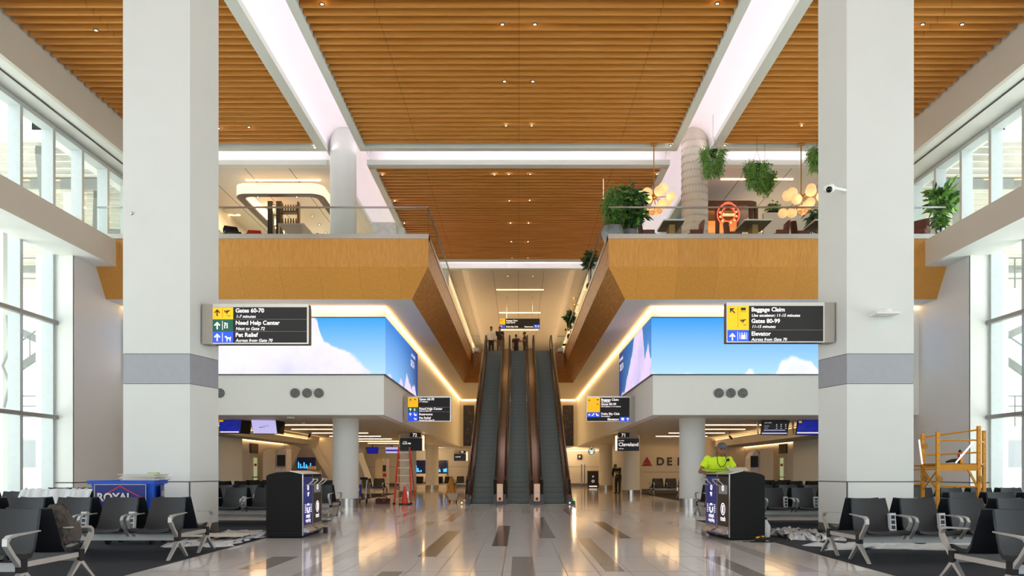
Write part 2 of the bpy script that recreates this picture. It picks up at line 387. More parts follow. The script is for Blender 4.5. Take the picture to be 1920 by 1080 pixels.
for nm, x0, x1 in (('left', -13.5, -6.85), ('right', 6.85, 13.6)):
    o = MB('carpet_dark').box(x0, x1, 29.2, 44.9, 0, .008).build('floor_carpet'); struct(o, 'dark carpet in the %s gate hall beyond the white column' % nm)

# ---------------- timber slat ceilings ----------------
def slats(x0, x1, y0, y1, label):
    m = MB('slat_wood'); y = y0
    while y+.08 <= y1: m.box(x0, x1, y, y+.075, ZS, ZS+.30); y += .325
    m.use('slat_backing'); m.box(x0-.05, x1+.05, y0-.1, y1+.1, ZS+.5, ZS+.56)
    struct(m.build('ceiling'), label)
slats(-5.15, 5.15, -13, 27.0, 'timber slat ceiling of the near central bay')
slats(-12.3, -6.85, -13, 27.0, 'timber slat ceiling of the left bay')
slats(6.85, 12.3, -13, 27.0, 'timber slat ceiling of the right bay')
slats(-5.15, 5.15, 28.95, 41.4, 'timber slat ceiling above the escalators')
# lips round the openings and vaulted cove shells
lp = MB('lip_white')
for s in (-1, 1):
    for a, b in ((-14.0, 27.3), (28.8, 41.6)):
        lp.box(*sorted((s*5.17, s*5.40)), a, b, ZS-.04, ZS+.14); 
    lp.box(*sorted((s*6.52, s*6.83)), -14.0, 27.3, ZS-.04, ZS+.14)
    lp.box(*sorted((s*6.52, s*6.83)), 28.55, 41.6, ZS-.04, ZS+.14)
    lp.box(*sorted((s*6.83, s*12.7)), 27.05, 27.3, ZS-.04, ZS+.14)
    lp.box(*sorted((s*6.83, s*12.7)), 28.5, 28.85, ZS-.04, ZS+.14)
lp.box(-5.17, 5.17, 27.05, 27.3, ZS-.04, ZS+.14); lp.box(-5.4, 5.4, 28.5, 28.85, ZS-.04, ZS+.14)
lp.box(-5.17, 5.17, 41.5, 41.75, ZS-.04, ZS+.1); lp.box(-4.2, 4.2, 42.6, 43.0, ZS-.16, ZS+.1)
struct(lp.build('trim_1'), 'white lips framing the glowing ceiling coves')
def vault(m, a, b, fixed0, fixed1, axis, seg=10):
    w = (b-a)/2; c = (a+b)/2
    prof = [(a-.12, ZS+.12), (a-.12, ZS+.35)] + [(c - (w+.12)*math.cos(PI*k/seg), ZS+.35+.55*math.sin(PI*k/seg)) for k in range(1, seg)] + [(b+.12, ZS+.35), (b+.12, ZS+.12)]
    for (u0, z0), (u1, z1) in zip(prof, prof[1:]):
        if axis == 'y': m.poly([(u0, fixed0, z0), (u1, fixed0, z1), (u1, fixed1, z1), (u0, fixed1, z0)])
        else: m.poly([(fixed0, u0, z0), (fixed0, u1, z1), (fixed1, u1, z1), (fixed1, u0, z0)])
cv = MB('cove_white')
for s in (-1, 1):
    a, b = sorted((s*5.4, s*6.52)); vault(cv, a, b, -14, 41.6, 'y')
    a, b = sorted((s*6.64, s*12.7)); vault(cv, 27.3, 28.5, a, b, 'x')
vault(cv, 27.3, 28.5, -5.28, 5.28, 'x'); vault(cv, 41.75, 42.6, -5, 5, 'x')
struct(cv.build('ceiling', smooth=True, doubles=True), 'white vaulted coves that glow pinkish white between the timber ceilings')
# lounge ceilings, landing ceiling, roof cap
cl = MB('soffit_white')
for s in (-1, 1): cl.box(*sorted((s*6.84, s*13.0)), 28.86, 44, ZS, ZS+.12)
cl.box(-2.78, 2.78, 43.0, 76, ZS-.02, ZS+.1)
for s in (-1, 1): cl.box(*sorted((s*2.8, s*3.9)), 43.0, 76, ZS+.03, ZS+.1)
cl.use('groove_dark')
for s in (-1, 1):
    for x in (8.3, 9.9, 11.5): cl.box(s*x-.012, s*x+.012, 28.9, 44, ZS-.004, ZS)
for x in (-1.4, 0, 1.4): cl.box(x-.008, x+.008, 43, 76, ZS-.024, ZS-.02)
struct(cl.build('ceiling'), 'plain pale panel ceilings beyond the timber slats')
struct(MB('white_panel').box(-15, 15, -14, 78, ZS+1.05, ZS+1.2).build('ceiling'), 'roof deck above the hall')

# ---------------- side walls, windows, beams ----------------
def side(s, nm, XW, XB, XN, XG):
    # XW window inner plane, XB lower beam inner face, XN solid wall plane, XG upper grey face
    zb0, zb1 = 7.41, 8.2; hd = 11.02; gb = 11.25
    X = lambda v: s*v
    def bx(m, a, b, y0, y1, z0, z1): m.box(min(X(a), X(b)), max(X(a), X(b)), y0, y1, z0, z1)
    m = MB('wall_cream'); bx(m, XG, XG+.12, -14, 45, gb, ZS+.3)
    m.use('bulkhead_white')
    m.extr([(X(XG+.121), -14, gb+.002), (X(XG+1.25), -14, hd+.065), (X(XG+1.25), -14, hd+.3), (X(XG+.121), -14, gb+.3)], (0, 59, 0))
    m.use('groove_dark'); bx(m, XG+.40, XG+.425, -14, 45, gb-.075, gb-.0)
    struct(m.build('ceiling_%s' % nm), 'sloping white soffit along the top of the %s window wall' % nm)
    m = MB('wall_cream'); bx(m, XB, XB+.02, -14, 24.04, zb0, zb1)
    m.use('bulkhead_white'); bx(m, XB+.021, XW+.05, -14, 24.03, zb0+.001, zb1-.001)
    struct(m.build('wall_%s' % nm), 'long pale beam crossing the %s window wall' % nm)
    # solid wall below mezzanine: window-lit end coloured lighter, shaded inner side coloured greyer
    m = MB('wall_shaded'); bx(m, XN, XN+.03, 22.86, 66, 0, 7.45)
    m.use('bulkhead_white'); bx(m, XN+.03, XW+.6, 22.86, 66, 0, 7.45); bx(m, XN, XN+.03, 22.80, 22.86, 0, 7.45); bx(m, XN, XW+.05, 22.78, 22.84, 0, 7.45)
    m.use('groove_dark'); bx(m, XN-.004, XW, 22.775, 22.80, .92, .95); bx(m, XN-.006, XN, 22.78, 36, .92, .95)
    struct(m.build('wall_%s' % nm), 'tall pale wall beyond the %s windows, a thin groove at chair height' % nm)
    # glazing grid
    fr = MB('mullion'); gl = MB('window_glass'); xo = XW+.33
    ys = [22.74+1.5*k for k in range(-24, 15)]
    for y in ys:
        lo = 0 if y < 22.9 else 8.2
        fr.use('mullion'); bx(fr, XW, xo, y-.065, y+.065, lo, hd-.05)
    fr.use('transom')
    for z in (2.74, 5.43): bx(fr, XW-.10, XW+.04, -14, 22.78, z, z+.11)
    fr.use('mullion')
    for z in (.0, hd-.06): bx(fr, XW-.005, xo+.005, -14, 22.78, z, z+.12)
    bx(fr, XW-.005, xo+.005, 22.8, 45, 8.2, 8.35); bx(fr, XW-.005, xo+.005, 22.8, 45, hd-.06, hd+.06)
    root = fr.build('window_%d' % (1 if s < 0 else 2)); struct(root, 'tall %s window wall with deep pale mullions' % nm)
    bx(gl, xo-.02, xo, -14, 22.7, .1, hd-.02); bx(gl, xo-.02, xo, 22.8, 45, 8.2, hd-.02)
    gl.build('glazing', parent=root)
side(-1, 'left', 13.19, 12.09, 12.69, 12.38)
side(1, 'right', 13.40, 12.22, 12.87, 12.38)

# square columns
def sqcol(s, nm):
    pts = [(6.2, 15.1), (7.46, 15.1), (7.66, 16.0), (7.46, 16.35), (6.2, 16.35), (6.0, 16.0)]
    pts = [(s*x, y) for x, y in pts]
    def pr(m, z0, z1, g=0):
        c = (s*6.83, 15.7); q = [(c[0]+(x-c[0])*(1+g), c[1]+(y-c[1])*(1+g)) for x, y in pts]
        m.extr([(x, y, z0) for x, y in q], (0, 0, z1-z0))
    m = MB('plinth_grey'); pr(m, 0, .25, .006); m.use('column_white'); pr(m, .25, 1.055); pr(m, 1.075, 2.91); m.use('band_grey'); pr(m, 2.92, 3.475)
    m.use('column_white'); pr(m, 3.485, ZS+1, .004); m.use('groove_dark'); pr(m, 1.05, 1.08, -.008); pr(m, 2.905, 3.49, -.008)
    m.box(*sorted((s*6.19, s*6.215)), 15.088, 15.1, .25, 1.055)
    struct(m.build('column'), 'massive square white column at the %s with a grey band' % nm)
sqcol(-1, 'left'); sqcol(1, 'right')
# round columns
def rcol(x, y, z0, z1, label, r=.455, m1='column_white', base=True):
    m = MB(m1)
    m.cyl((x, y, z0+(.3 if base else 0)), (x, y, z1), r, seg=40)
    if base: m.use('steel').cyl((x, y, z0), (x, y, z0+.3), r+.012, seg=40)
    return struct(m.build('column', smooth=True), label)
for s, nm in ((-1, 'left'), (1, 'right')):
    rcol(s*6.13 if s < 0 else 6.17, 28.4, 0, 3.19, 'near round white column below the %s balcony' % nm)
    o = rcol(s*6.13 if s < 0 else 6.17, 28.0, 8.37, ZS+.88, 'upper round column on the %s balcony' % nm, m1='column_white' if s < 0 else 'wicker', base=False)
    if s > 0:
        m = MB('wicker_dark')                        # scalloped texture wrapped round it
        for j in range(17):
            for k in range(26):
                a = 2*PI*(k+.5*(j % 2))/26
                if math.sin(a) > .35: continue
                q = [(6.17+.462*math.cos(a+t*.13), 28+.462*math.sin(a+t*.13), 8.6+j*.26-.08*math.sin((t+1)*PI/2)) for t in (-1, -.5, 0, .5, 1)]
                m.tube(q, .006, 4)
        m.build('scallop_relief', parent=o)
    rcol(s*5.65 if s < 0 else 5.75, 40.8, 0, 3.1, 'second round column beyond the %s balcony corner' % nm, r=.44)
    rcol(s*5.86 if s < 0 else 5.93, 54.3, 0, 3.05, 'farthest round column under the %s balcony' % nm, r=.44)

# ---------------- mezzanine ----------------
ZF, ZT, ZFo, ZLo = 8.37, 8.25, 7.41, 6.55
def mezz(s, nm):
    xo = 12.69 if s < 0 else 12.87
    X = lambda v: s*v
    m = MB('fascia_wood'); Y0, Y1 = 24.04, 24.61; a, b = 2.71, 3.28
    m.poly([(X(a), Y0, ZT), (X(xo), Y0, ZT), (X(xo), Y0, ZFo), (X(a), Y0, ZFo)])
    m.poly([(X(a), Y0, ZFo), (X(xo), Y0, ZFo), (X(xo), Y1, ZLo), (X(b), Y1, ZLo)])
    m.use('side_wood'); E0, E1 = 47.3, 47.9
    m.poly([(X(a), Y0, ZT), (X(a), Y0, ZFo), (X(a), E0, ZFo), (X(a), E0, ZT)])
    m.poly([(X(a), Y0, ZFo), (X(b), Y1, ZLo), (X(b), E1, ZLo), (X(a), E0, ZFo)])
    m.poly([(X(a), E0, ZT), (X(a), E0, ZFo), (0, E0, ZFo), (0, E0, ZT)])
    m.poly([(X(a), E0, ZFo), (X(b), E1, ZLo), (0, E1, ZLo), (0, E0, ZFo)])
    struct(m.build('wall_%s' % nm), 'folded honey timber fascia of the %s balcony' % nm)
    m = MB('soffit_white'); m.box(*sorted((X(b), X(xo))), Y1, 60, ZLo, ZLo+.05); m.box(*sorted((0, X(b))), E1, 60, ZLo, ZLo+.05)
    m.use('steel_edge'); m.box(*sorted((X(a-.02), X(xo))), Y0-.02, Y0+.3, ZT, ZF+.02); m.box(*sorted((X(a-.02), X(a+.25))), Y0, E0, ZT, ZF+.02)
    m.use('soffit_white'); m.box(*sorted((X(a+.05), X(13.0))), Y0+.05, 76, ZT, ZF); m.box(*sorted((0, X(a+.05))), E0+1.2, 76, ZT, ZF)
    struct(m.build('floor_mezzanine_%s' % nm), 'upper floor slab on the %s with a brushed steel edge' % nm)
    # bulkhead with video wall
    xs, Yb = 4.32, 25.7; zb, zt = 3.07, ZLo
    m = MB('bulkhead_white'); m.box(*sorted((X(xs), X(xo))), Yb, Yb+.3, zb, zt); m.box(*sorted((X(xs), X(xs+.3))), Yb+.3, 59, zb, zt)
    m.use('soffit_white'); m.box(*sorted((X(xs+.02), X(xo))), Yb+.01, 66, zb+.05, zb+.15)
    m.box(*sorted((0, X(xs))), 59, 66, zb+.02, zb+.15)
    struct(m.build('wall_%s_bulkhead' % nm), 'white bulkhead wall carrying the %s video screen' % nm)
    m = MB('glow_warm'); m.box(*sorted((X(xs-.03), X(xo-.02))), Yb-.05, Yb-.01, zt-.07, zt-.01)
    tag(m.build('light_strip'), 'warm light strip above the front of the %s video wall' % nm, 'light strip')
    m = MB('glow_warm'); m.box(*sorted((X(xs-.05), X(xs-.01))), Yb-.05, 58.9, zt-.07, zt-.01)
    tag(m.build('light_strip'), 'long warm light strip running inward along the top of the %s bulkhead side' % nm, 'light strip')
    m = MB('glow_warm'); m.box(*sorted((X(.02), X(xs-.1))), 58.92, 58.97, zt-.1, zt-.03)
    tag(m.build('light_strip'), 'warm light strip on the far end wall, %s half' % nm, 'light strip')
    area('bulkhead_strip_lamp', (X(8.4), Yb-.3, zt-.08), (.9, 0, 0), 8, .08, 10, WARM2)
    area('bulkhead_strip_lamp', (X(xs-.25), 42, zt-.08), (0, -s*.9, 0), .08, 33, 45, WARM)
    # screens
    z0, z1 = CZ+(HY-702)/58.3, CZ+(HY-597)/58.3
    if s < 0:
        t = [(0, .45), (.03, .55), (.12, .95), (.25, 1.5), (.52, 1.3), (.62, 1.0), (.66, .62), (.76, .48), (.84, .25), (.93, .02), (1, -.2)]
        sky_screen('video_sky_left', 0, -9.9, -4.34, z0, z1, t, '35a2ea', 'b5ddf8', ('fbf3fb', 'cdd0ee'))
        sky_screen('video_sky_left_side', 1, 25.7, 33.7, z0, z1, [(0, -.3), (.3, -.2), (.45, .15), (.5, .02), (.6, .42), (.68, .2), (.75, .05), (.85, .3), (.95, .0)], '1a7fd8', '8fc4f4', ('f0dcf4', 'a9b8ea'), side='0b2a78')
    else:
        t = [(0, -.3), (.5, -.25), (.55, .12), (.63, .03), (.70, .06), (.74, .28), (.79, .32), (.9, .22), (.97, .0), (1, -.2)]
        sky_screen('video_sky_right', 0, 4.34, 9.9, z0, z1, t, '2f9bee', 'b0dcfb', ('ffffff', 'dfe4fa'))
        sky_screen('video_sky_right_side', 1, 25.7, 33.7, z0, z1, [(0, .3), (.06, .62), (.15, .4), (.25, 1.3), (.42, 1.25), (.5, .8), (.62, .4), (.75, .1), (.9, -.1)], '1a6fb8', '5f9fd4', ('e2cdf0', 'a7a6dc'), side='0b2a70')
    r = thing('video_wall', '%s wraparound video screen showing sky and cloud' % nm, 'screen', (X(xs), Yb, z0))
    fr = MB('black'); fr.box(*sorted((X(xs-.06), X(12.6))), Yb-.06, Yb, z0-.03, z1+.03); fr.box(*sorted((X(xs-.06), X(xs))), Yb, 33.75, z0-.03, z1+.03)
    fr.build('frame', parent=r)
    sc = 'video_sky_left' if s < 0 else 'video_sky_right'
    MB(sc).box(*sorted((X(xs-.06), X(12.58))), Yb-.075, Yb-.06, z0, z1).build('front_screen', parent=r)
    q = MB(sc+'_side').box(*sorted((X(xs-.075), X(xs-.06))), Yb-.06, 33.7, z0, z1).build('side_screen', parent=r)
    # small airline lettering near the far end of the side screen
    def sidetext(t, y, z, size, bold=.02):
        R = Matrix.Rotation(PI/2, 4, 'X'); R = Matrix.Rotation(-s*PI/2, 4, 'Z') @ R if s > 0 else Matrix.Rotation(PI/2, 4, 'Z') @ R
        return Matrix.Translation((X(xs-.08), y, z)) @ R, t, size
    lt = MB('sign_white')
    for t, y, z, sz in (('KEEP CLIMBING', 31.7, z1-.35, .17), ('DELTA', 31.5, z1-.75, .36)):
        M, t, sz = sidetext(t, y if s < 0 else y+1.9, z, sz); lt.text(t, sz, M, bold=.02)
    lt.build('lettering', parent=r)
    # round nozzles in threes
    for cx in ((367, 389.5, 412), (553, 575.5, 597.5)) if s < 0 else ((1348, 1370.5, 1393),):
        for x in cx:
            c = P(x, 737, Yb); v = MB('black').disc((c.x, Yb, c.z), .155, (0, -1, 0), t=.02)
            v.use('nozzle_grey')
            for r0 in (.03, .075, .12): v.ring((c.x, Yb-.02, c.z), r0, r0+.022, (0, -1, 0), t=.03)
            v.disc((c.x, Yb-.02, c.z), .012, (0, -1, 0), t=.03)
            g = 'the %s bulkhead trio of round air nozzles' % ('left' if s < 0 else 'right')
            tag(v.build('air_nozzle'), 'round ringed black air nozzle on the white %s bulkhead' % nm, 'air vent', g)
    # glass balustrade
    r = thing('glass_balustrade', 'frameless glass balustrade along the %s balcony edge' % nm, 'railing', (X(a), Y0, ZF))
    g = MB('rail_glass'); xr = a+.02
    x = xr
    while x < xo-.2:
        x1 = min(x+1.34, xo-.05); g.box(*sorted((X(x), X(x1-.015))), Y0+.06, Y0+.075, ZF, 9.2); x += 1.34
    y = Y0+.08
    while y < 47: g.box(*sorted((X(xr+.0), X(xr+.015))), y, min(y+1.34, 47.2)-.015, ZF, 9.2); y += 1.34
    g.box(*sorted((X(2.3), X(xr))), 47.2, 47.215, ZF, 9.2)
    g.build('glass_panels', parent=r)
    c = MB('steel'); c.box(*sorted((X(xr-.01), X(xo))), Y0+.045, Y0+.09, 9.19, 9.235); c.box(*sorted((X(xr-.015), X(xr+.03))), Y0+.05, 47.22, 9.19, 9.235)
    c.box(*sorted((X(2.3), X(xr))), 47.19, 47.23, 9.19, 9.235); c.build('cap_rail', parent=r)
    # landing corridor walls
    m = MB('wall_cream'); m.box(*sorted((X(3.75), X(3.9))), 43.2, 76, ZF, ZS+.05)
    struct(m.build('wall_%s' % nm), '%s wall of the upper corridor washed with warm light' % nm)
mezz(-1, 'left'); mezz(1, 'right')
# end walls
m = MB('wall_cream'); m.box(-4.62, 4.62, 59.001, 59.2, 3.09, ZLo); m.box(-13.3, 7.0, 66, 66.3, 0, 3.2); m.box(7.0, 13.5, 45.4, 45.7, 0, 3.19); m.box(6.9, 7.0, 45.4, 66, 0, 3.19)
m.box(-3.9, 3.9, 76, 76.2, ZF, ZS+.1)
m.use('groove_dark'); m.box(7.02, 12.9, 45.39, 45.4, 1.2, 1.215); m.box(-13, 7, 65.99, 66, 1.6, 1.62)
m.use('plinth_grey'); m.box(7.0, 12.87, 45.36, 45.4, 0, .25); m.box(-13, 7, 65.95, 66, 0, .25)
struct(m.build('wall_back'), 'warm cream end walls of the gate halls')
m = MB('dark_art')
for s in (-1, 1):
    m = MB('dark_art'); m.box(*sorted((s*3.25, s*4.05)), 58.9, 58.98, 3.12, 6.1); 
    o = tag(m.build('wall_art'), 'tall dark patterned panel beside the %s escalator, high on the end wall' % ('left' if s < 0 else 'right'), 'wall art')
    q = MB('gold_art')
    for k in range(26):
        cx, cz = s*random.uniform(3.35, 3.95), random.uniform(3.3, 6.0); q.ring((cx, 58.895, cz), .05, .07, (0, -1, 0), seg=10, t=.006)
    q.build('ornament', parent=o)
# ---------------- escalators ----------------
Y0e, SP, NS = 31.3, .38, 42; RZ = 8.37/NS; YTe = Y0e+SP*NS
def path(off, ya, yb):
    """nosing line raised by off from Y=ya to yb with eased bends"""
    pts = [(ya, off), (Y0e-.25, off)]
    for k in range(1, 5): t = k/4; pts.append((Y0e-.25+t*.7, off+RZ/SP*.45*t*t))
    pts.append((YTe-.45, off+8.37-RZ/SP*.45))
    for k in range(1, 5): t = k/4; pts.append((YTe-.45+t*.7, off+8.37-RZ/SP*.45*(1-t)*(1-t)))
    pts.append((yb, off+8.37)); return pts
def make_escalator():
    r = thing('escalator', 'x', 'escalator', (0, 30.3, 0))
    st = MB('step_riser'); st.box(-.42, .42, -SP+.0, 0, -RZ*1.2, -.03)
    st.use('step_grey'); st.box(-.42, .42, -SP, 0, -.03, 0)
    for k in range(21): st.use('step_grey').box(-.41+k*.04, -.395+k*.04, -SP-.004, -SP, -RZ*1.1, 0)
    st.use('step_edge'); st.box(-.42, .42, -SP-.003, -SP+.012, -.02, .001)
    s0 = None
    for k in range(NS+1):
        if s0 is None: s0 = st.build('step', parent=r, local=True); o = s0
        else: o = s0.copy(); C.objects.link(o)
        o.location = (0, Y0e+SP*k+SP-30.3, RZ*k)
    m = MB('step_grey'); m.box(-.42, .42, 30.45, Y0e+.05, .0, .012); m.box(-.42, .42, YTe+.3, YTe+1.5, 8.37, 8.385)
    m.use('step_edge')
    for k in range(20): m.box(-.4+k*.042, -.385+k*.042, 30.5, Y0e, .012, .016)
    m.build('comb_plate', parent=r)
    for s in (-1, 1):
        X = lambda v: s*v
        def strip(m, x0, x1, lo, hi, ya, yb):
            A = path(lo, ya, yb); B = path(hi, ya, yb)
            for (ya_, za), (yb_, zb), (_, zc), (_, zd) in zip(A, A[1:], B, B[1:]):
                m.extr([(X(x0), ya_, za), (X(x0), yb_, zb), (X(x0), yb_, zd), (X(x0), ya_, zc)], (X(x1)-X(x0), 0, 0))
        m = MB('bronze'); strip(m, .43, .47, -.35, .17, 30.45, YTe+1.0); m.build('skirt', parent=r)
        m = MB('bronze_light'); strip(m, .47, .705, .10, .17, 30.9, YTe+.9); m.use('bronze'); strip(m, .60, .705, -.75, .10, 30.9, YTe+.9)
        m.build('deck_cover', parent=r)
        m = MB('bronze_light'); strip(m, .51, .525, .17, .88, 30.35, YTe+1.1)
        m.build('balustrade_panel', parent=r, doubles=False)
        # handrail loop
        pt = path(.93, 30.25, YTe+1.3); loop = [(30.5, .25), (30.28, .28), (30.12, .42), (30.06, .6), (30.12, .8), (30.22, .9)]
        up = [(YTe+1.45, 8.37+.88), (YTe+1.53, 8.37+.72), (YTe+1.5, 8.37+.5), (YTe+1.35, 8.37+.35)]
        m = MB('handrail_black'); P3 = [Vector((X(.518), y, z)) for y, z in loop+pt+up]
        R = []
        for i, p in enumerate(P3):
            d = (P3[min(i+1, len(P3)-1)]-P3[max(i-1, 0)]).normalized(); n = Vector((0, -d.z, d.y))
            R.append([p+Vector((a*.042, 0, 0))+n*b*.026 for a, b in ((-1, -.6), (-.6, -1), (.6, -1), (1, -.6), (1, .6), (.6, 1), (-.6, 1), (-1, .6))])
        m.rings(R); m.build('handrail', parent=r, smooth=True)
        m = MB('black'); m.box(*sorted((X(.44), X(.58))), 30.1, 30.62, 0, .2); m.box(*sorted((X(.47), X(.58))), 30.12, 30.4, .2, .42)
        m.build('newel_base', parent=r)
    return r
e0 = make_escalator()
LB = ['bronze sided escalator at the left of the three', 'middle one of the three bronze sided escalators', 'bronze sided escalator at the right of the three']
for i, x in enumerate((-1.41, 0, 1.41)):
    if i == 0: e0.location.x = x; e0['label'] = LB[0]
    else: dup(e0, (x, 30.3, 0), 0, LB[i])
    d = None
e0['group'] = 'escalators'
for o in [q for q in bpy.data.objects if q.name.startswith('escalator')]: o['group'] = 'escalators'
for x, lab in ((-.705, 'between the left and middle escalators'), (.705, 'between the middle and right escalators')):
    r = thing('emergency_stop_unit', 'bronze end box with round red stop button %s' % lab, 'control box', (x, 30.15, 0))
    m = MB('bronze_light'); m.box(x-.115, x+.115, 30.4, 30.85, 0, .78); m.use('outlet_white'); m.box(x-.115, x+.115, 30.39, 30.4, .44, .455); m.build('housing', parent=r)
    MB('black').box(x-.115, x+.115, 30.05, 30.4, 0, .12).build('foot_plate', parent=r)
    m = MB('red'); m.cyl((x, 30.39, .2), (x, 30.33, .22), .05); m.build('stop_button', parent=r)
m = MB('logo_green'); 
tag(MB('indicator_white').sph((-2.13, 30.08, .07), .03, 8, 6).build('indicator_lamp'), 'small white lamp at the foot of the left escalator', 'lamp')
tag(MB('indicator_white').sph((1.93, 30.08, .07), .03, 8, 6).build('indicator_lamp'), 'small white lamp at the foot of the right escalator', 'lamp')
mat('green_lamp', '22d060', .5, emit=1.5)
tag(MB('green_lamp').box(2.08, 2.14, 30.2, 30.24, .14, .2).use('black').box(2.0, 2.16, 30.2, 30.5, 0, .14).build('indicator_lamp'), 'small green lamp beside the right escalator newel', 'lamp')

# ---------------- benches ----------------
def seat_rings(w0=.26, w1=.235, sgn=-1):
    prof = [(-.76, .405), (-.73, .44), (-.60, .445), (-.42, .415), (-.32, .42), (-.265, .475), (-.235, .56), (-.17, .72), (-.115, .87)]
    back = [(-.098, .865), (-.15, .71), (-.212, .55), (-.24, .46), (-.305, .385), (-.42, .378), (-.60, .405), (-.735, .395)]
    return prof, back
def make_seat():
    m = MB('chair_black'); f, b = seat_rings(); R = []
    n = len(f)
    for i, (y, z) in enumerate(f):
        yb, zb = (b[::-1]+[b[0]])[i] if i < len(b) else b[0]
        if i == n-1: yb, zb = b[0]
        t = max(0, (z-.45)/.42); w = .275-.035*t
        dip = .018
        R.append([(-w, y, z+.012), (-w*.5, y+(dip if z > .5 else 0), z-(dip if z < .5 else 0)*.4), (0, y+(dip*1.4 if z > .5 else 0), z-(dip*1.4 if z < .5 else 0)*.4), (w*.5, y+(dip if z > .5 else 0), z-(dip if z < .5 else 0)*.4), (w, y, z+.012),
                  (w, yb, zb), (0, yb+(dip if z > .5 else 0), zb-(.006)), (-w, yb, zb)])
    m.rings(R); return m
SEAT = FRAME = ARM = OUT = None
def mesh_of(m, name, **k):
    o = m.build(name, local=True, **k); me = o.data; bpy.data.objects.remove(o); return me
def arm_mesh(full):
    m = MB('chair_frame')
    def flat(pts, w, t):
        R = []
        P3 = [Vector((0, y, z)) for y, z in pts]
        for i, p in enumerate(P3):
            d = (P3[min(i+1, len(P3)-1)]-P3[max(i-1, 0)]).normalized(); n = Vector((0, -d.z, d.y)); ww = w[i] if isinstance(w, list) else w; tt = t[i] if isinstance(t, list) else t
            R.append([p+Vector((a*ww/2, 0, 0))+n*b*tt/2 for a, b in ((-1, -1), (1, -1), (1, 1), (-1, 1))])
        m.rings(R)
    if full:
        flat([(-.22, .655), (-.40, .648), (-.60, .640), (-.72, .630), (-.765, .60), (-.77, .555), (-.66, .43), (-.52, .30)], [.03, .045, .05, .05, .05, .05, .05, .055], [.012, .016, .018, .03, .045, .045, .038, .05])
        flat([(-.53, .33), (-.50, .26), (-.36, .14), (-.20, .0)], [.055, .055, .045, .04], [.05, .05, .035, .03])
        flat([(-.50, .33), (-.53, .26), (-.68, .14), (-.86, .0)], [.055, .055, .045, .04], [.05, .05, .035, .03])
        m.use('rubber'); m.box(-.032, .032, -.575, -.475, .26, .39); m.box(-.03, .03, -.885, -.845, -.0, .014); m.box(-.03, .03, -.22, -.17, 0, .014)
    else:
        flat([(-.24, .645), (-.42, .642), (-.62, .635), (-.70, .615), (-.73, .57), (-.71, .52), (-.60, .40), (-.50, .31)], [.025, .035, .04, .04, .04, .04, .04, .04], [.012, .014, .018, .028, .034, .034, .03, .03])
    return m
def outlet_mesh():
    m = MB('outlet_white'); R = Euler((-.12, 0, 0))
    m.obox((0, -.30, .545), (.085, .07, .25), R)
    m.use('screen_dark')
    for k in (-1, 0, 1): m.obox((0, -.337+k*.009, .545+k*.072), (.05, .01, .05), R)
    return m
SEAT = mesh_of(make_seat(), 'seat', smooth=True); FRAME = mesh_of(arm_mesh(True), 'end_frame', smooth=True)
ARM = mesh_of(arm_mesh(False), 'armrest', smooth=True); OUT = mesh_of(outlet_mesh(), 'power_outlet')
PIT = .70
def bench(xa, n, Y, lab, far=0, sgn=1, sides=(0, 1), ends=(1, 1), grp=None):
    """row of n seats (per side) starting at xa and running in direction sgn along X"""
    r = thing('seat_row', lab, 'seating', (xa, Y, 0), 0, grp)
    def put(me, nm, x, rz=0):
        o = bpy.data.objects.new(nm, me); C.objects.link(o); o.parent = r; o.location = (x, 0, 0); o.rotation_euler = (0, 0, rz); return o
    L = n*PIT*sgn
    for sd in sides:
        rz = PI*sd
        for k in range(n):
            put(SEAT, 'seat', sgn*(-.04+PIT*(k+.5)), rz)
            if not far or k % 2 == 0:
                if k < n-1:
                    for e in ((-.045, .045) if not far else (0,)): put(ARM, 'armrest', sgn*(-.04+PIT*(k+1))+e, rz)
                    if not far and sd == 0: put(OUT, 'power_outlet', sgn*(-.04+PIT*(k+1))-.10, rz)
        put(FRAME, 'end_frame', 0, rz); put(FRAME, 'end_frame', L-.08*sgn, rz)
        if n >= 3 and not far: put(FRAME, 'end_frame', sgn*(-.04+PIT*(n//2)), rz)
    b = MB('chair_frame'); ys = [-.5 if sd == 0 else .5 for sd in sides]
    for y in ys: b = MB('chair_frame'); b.box(min(0, L-.08*sgn), max(0, L-.08*sgn), y-.035, y+.035, .27, .36); b.build('beam', parent=r, local=True)
    if len(sides) == 2:
        for x in (0, L-.08*sgn): b = MB('chair_frame'); b.box(x-.02, x+.02, -.5, .5, .31, .365); b.build('cross_bar', parent=r, local=True)
    return r
bench(-4.93, 4, 8.46, 'black back-to-back seats at the left edge nearest the camera, a backpack on one', sgn=-1)
bench(4.80, 4, 8.3, 'black back-to-back seats at the right edge nearest the camera', sgn=1)
bench(-4.91, 7, 12.05, 'long black seat row on the left carpet in front of the blue cart', sgn=-1)
bench(4.74, 8, 11.65, 'long black seat row on the right carpet in front of the yellow scaffold', sgn=1)
bench(-7.95, 6, 15.5, 'black seat row partly under plastic film, left behind the blue cart', sgn=-1)
bench(7.95, 7, 15.0, 'black seat row at the right just outside the big square column', sgn=1)
bench(-4.95, 9, 19.0, 'black seat row behind the left square column', sgn=-1)
bench(4.95, 10, 18.9, 'black seat row behind the right square column and the bins', sgn=1)
bench(-5.2, 9, 22.7, 'farther black seat row on the left, below the first deep window bay', far=1, sgn=-1)
bench(5.2, 9, 22.7, 'farther black seat row on the right, beyond the scaffold', far=1, sgn=1)
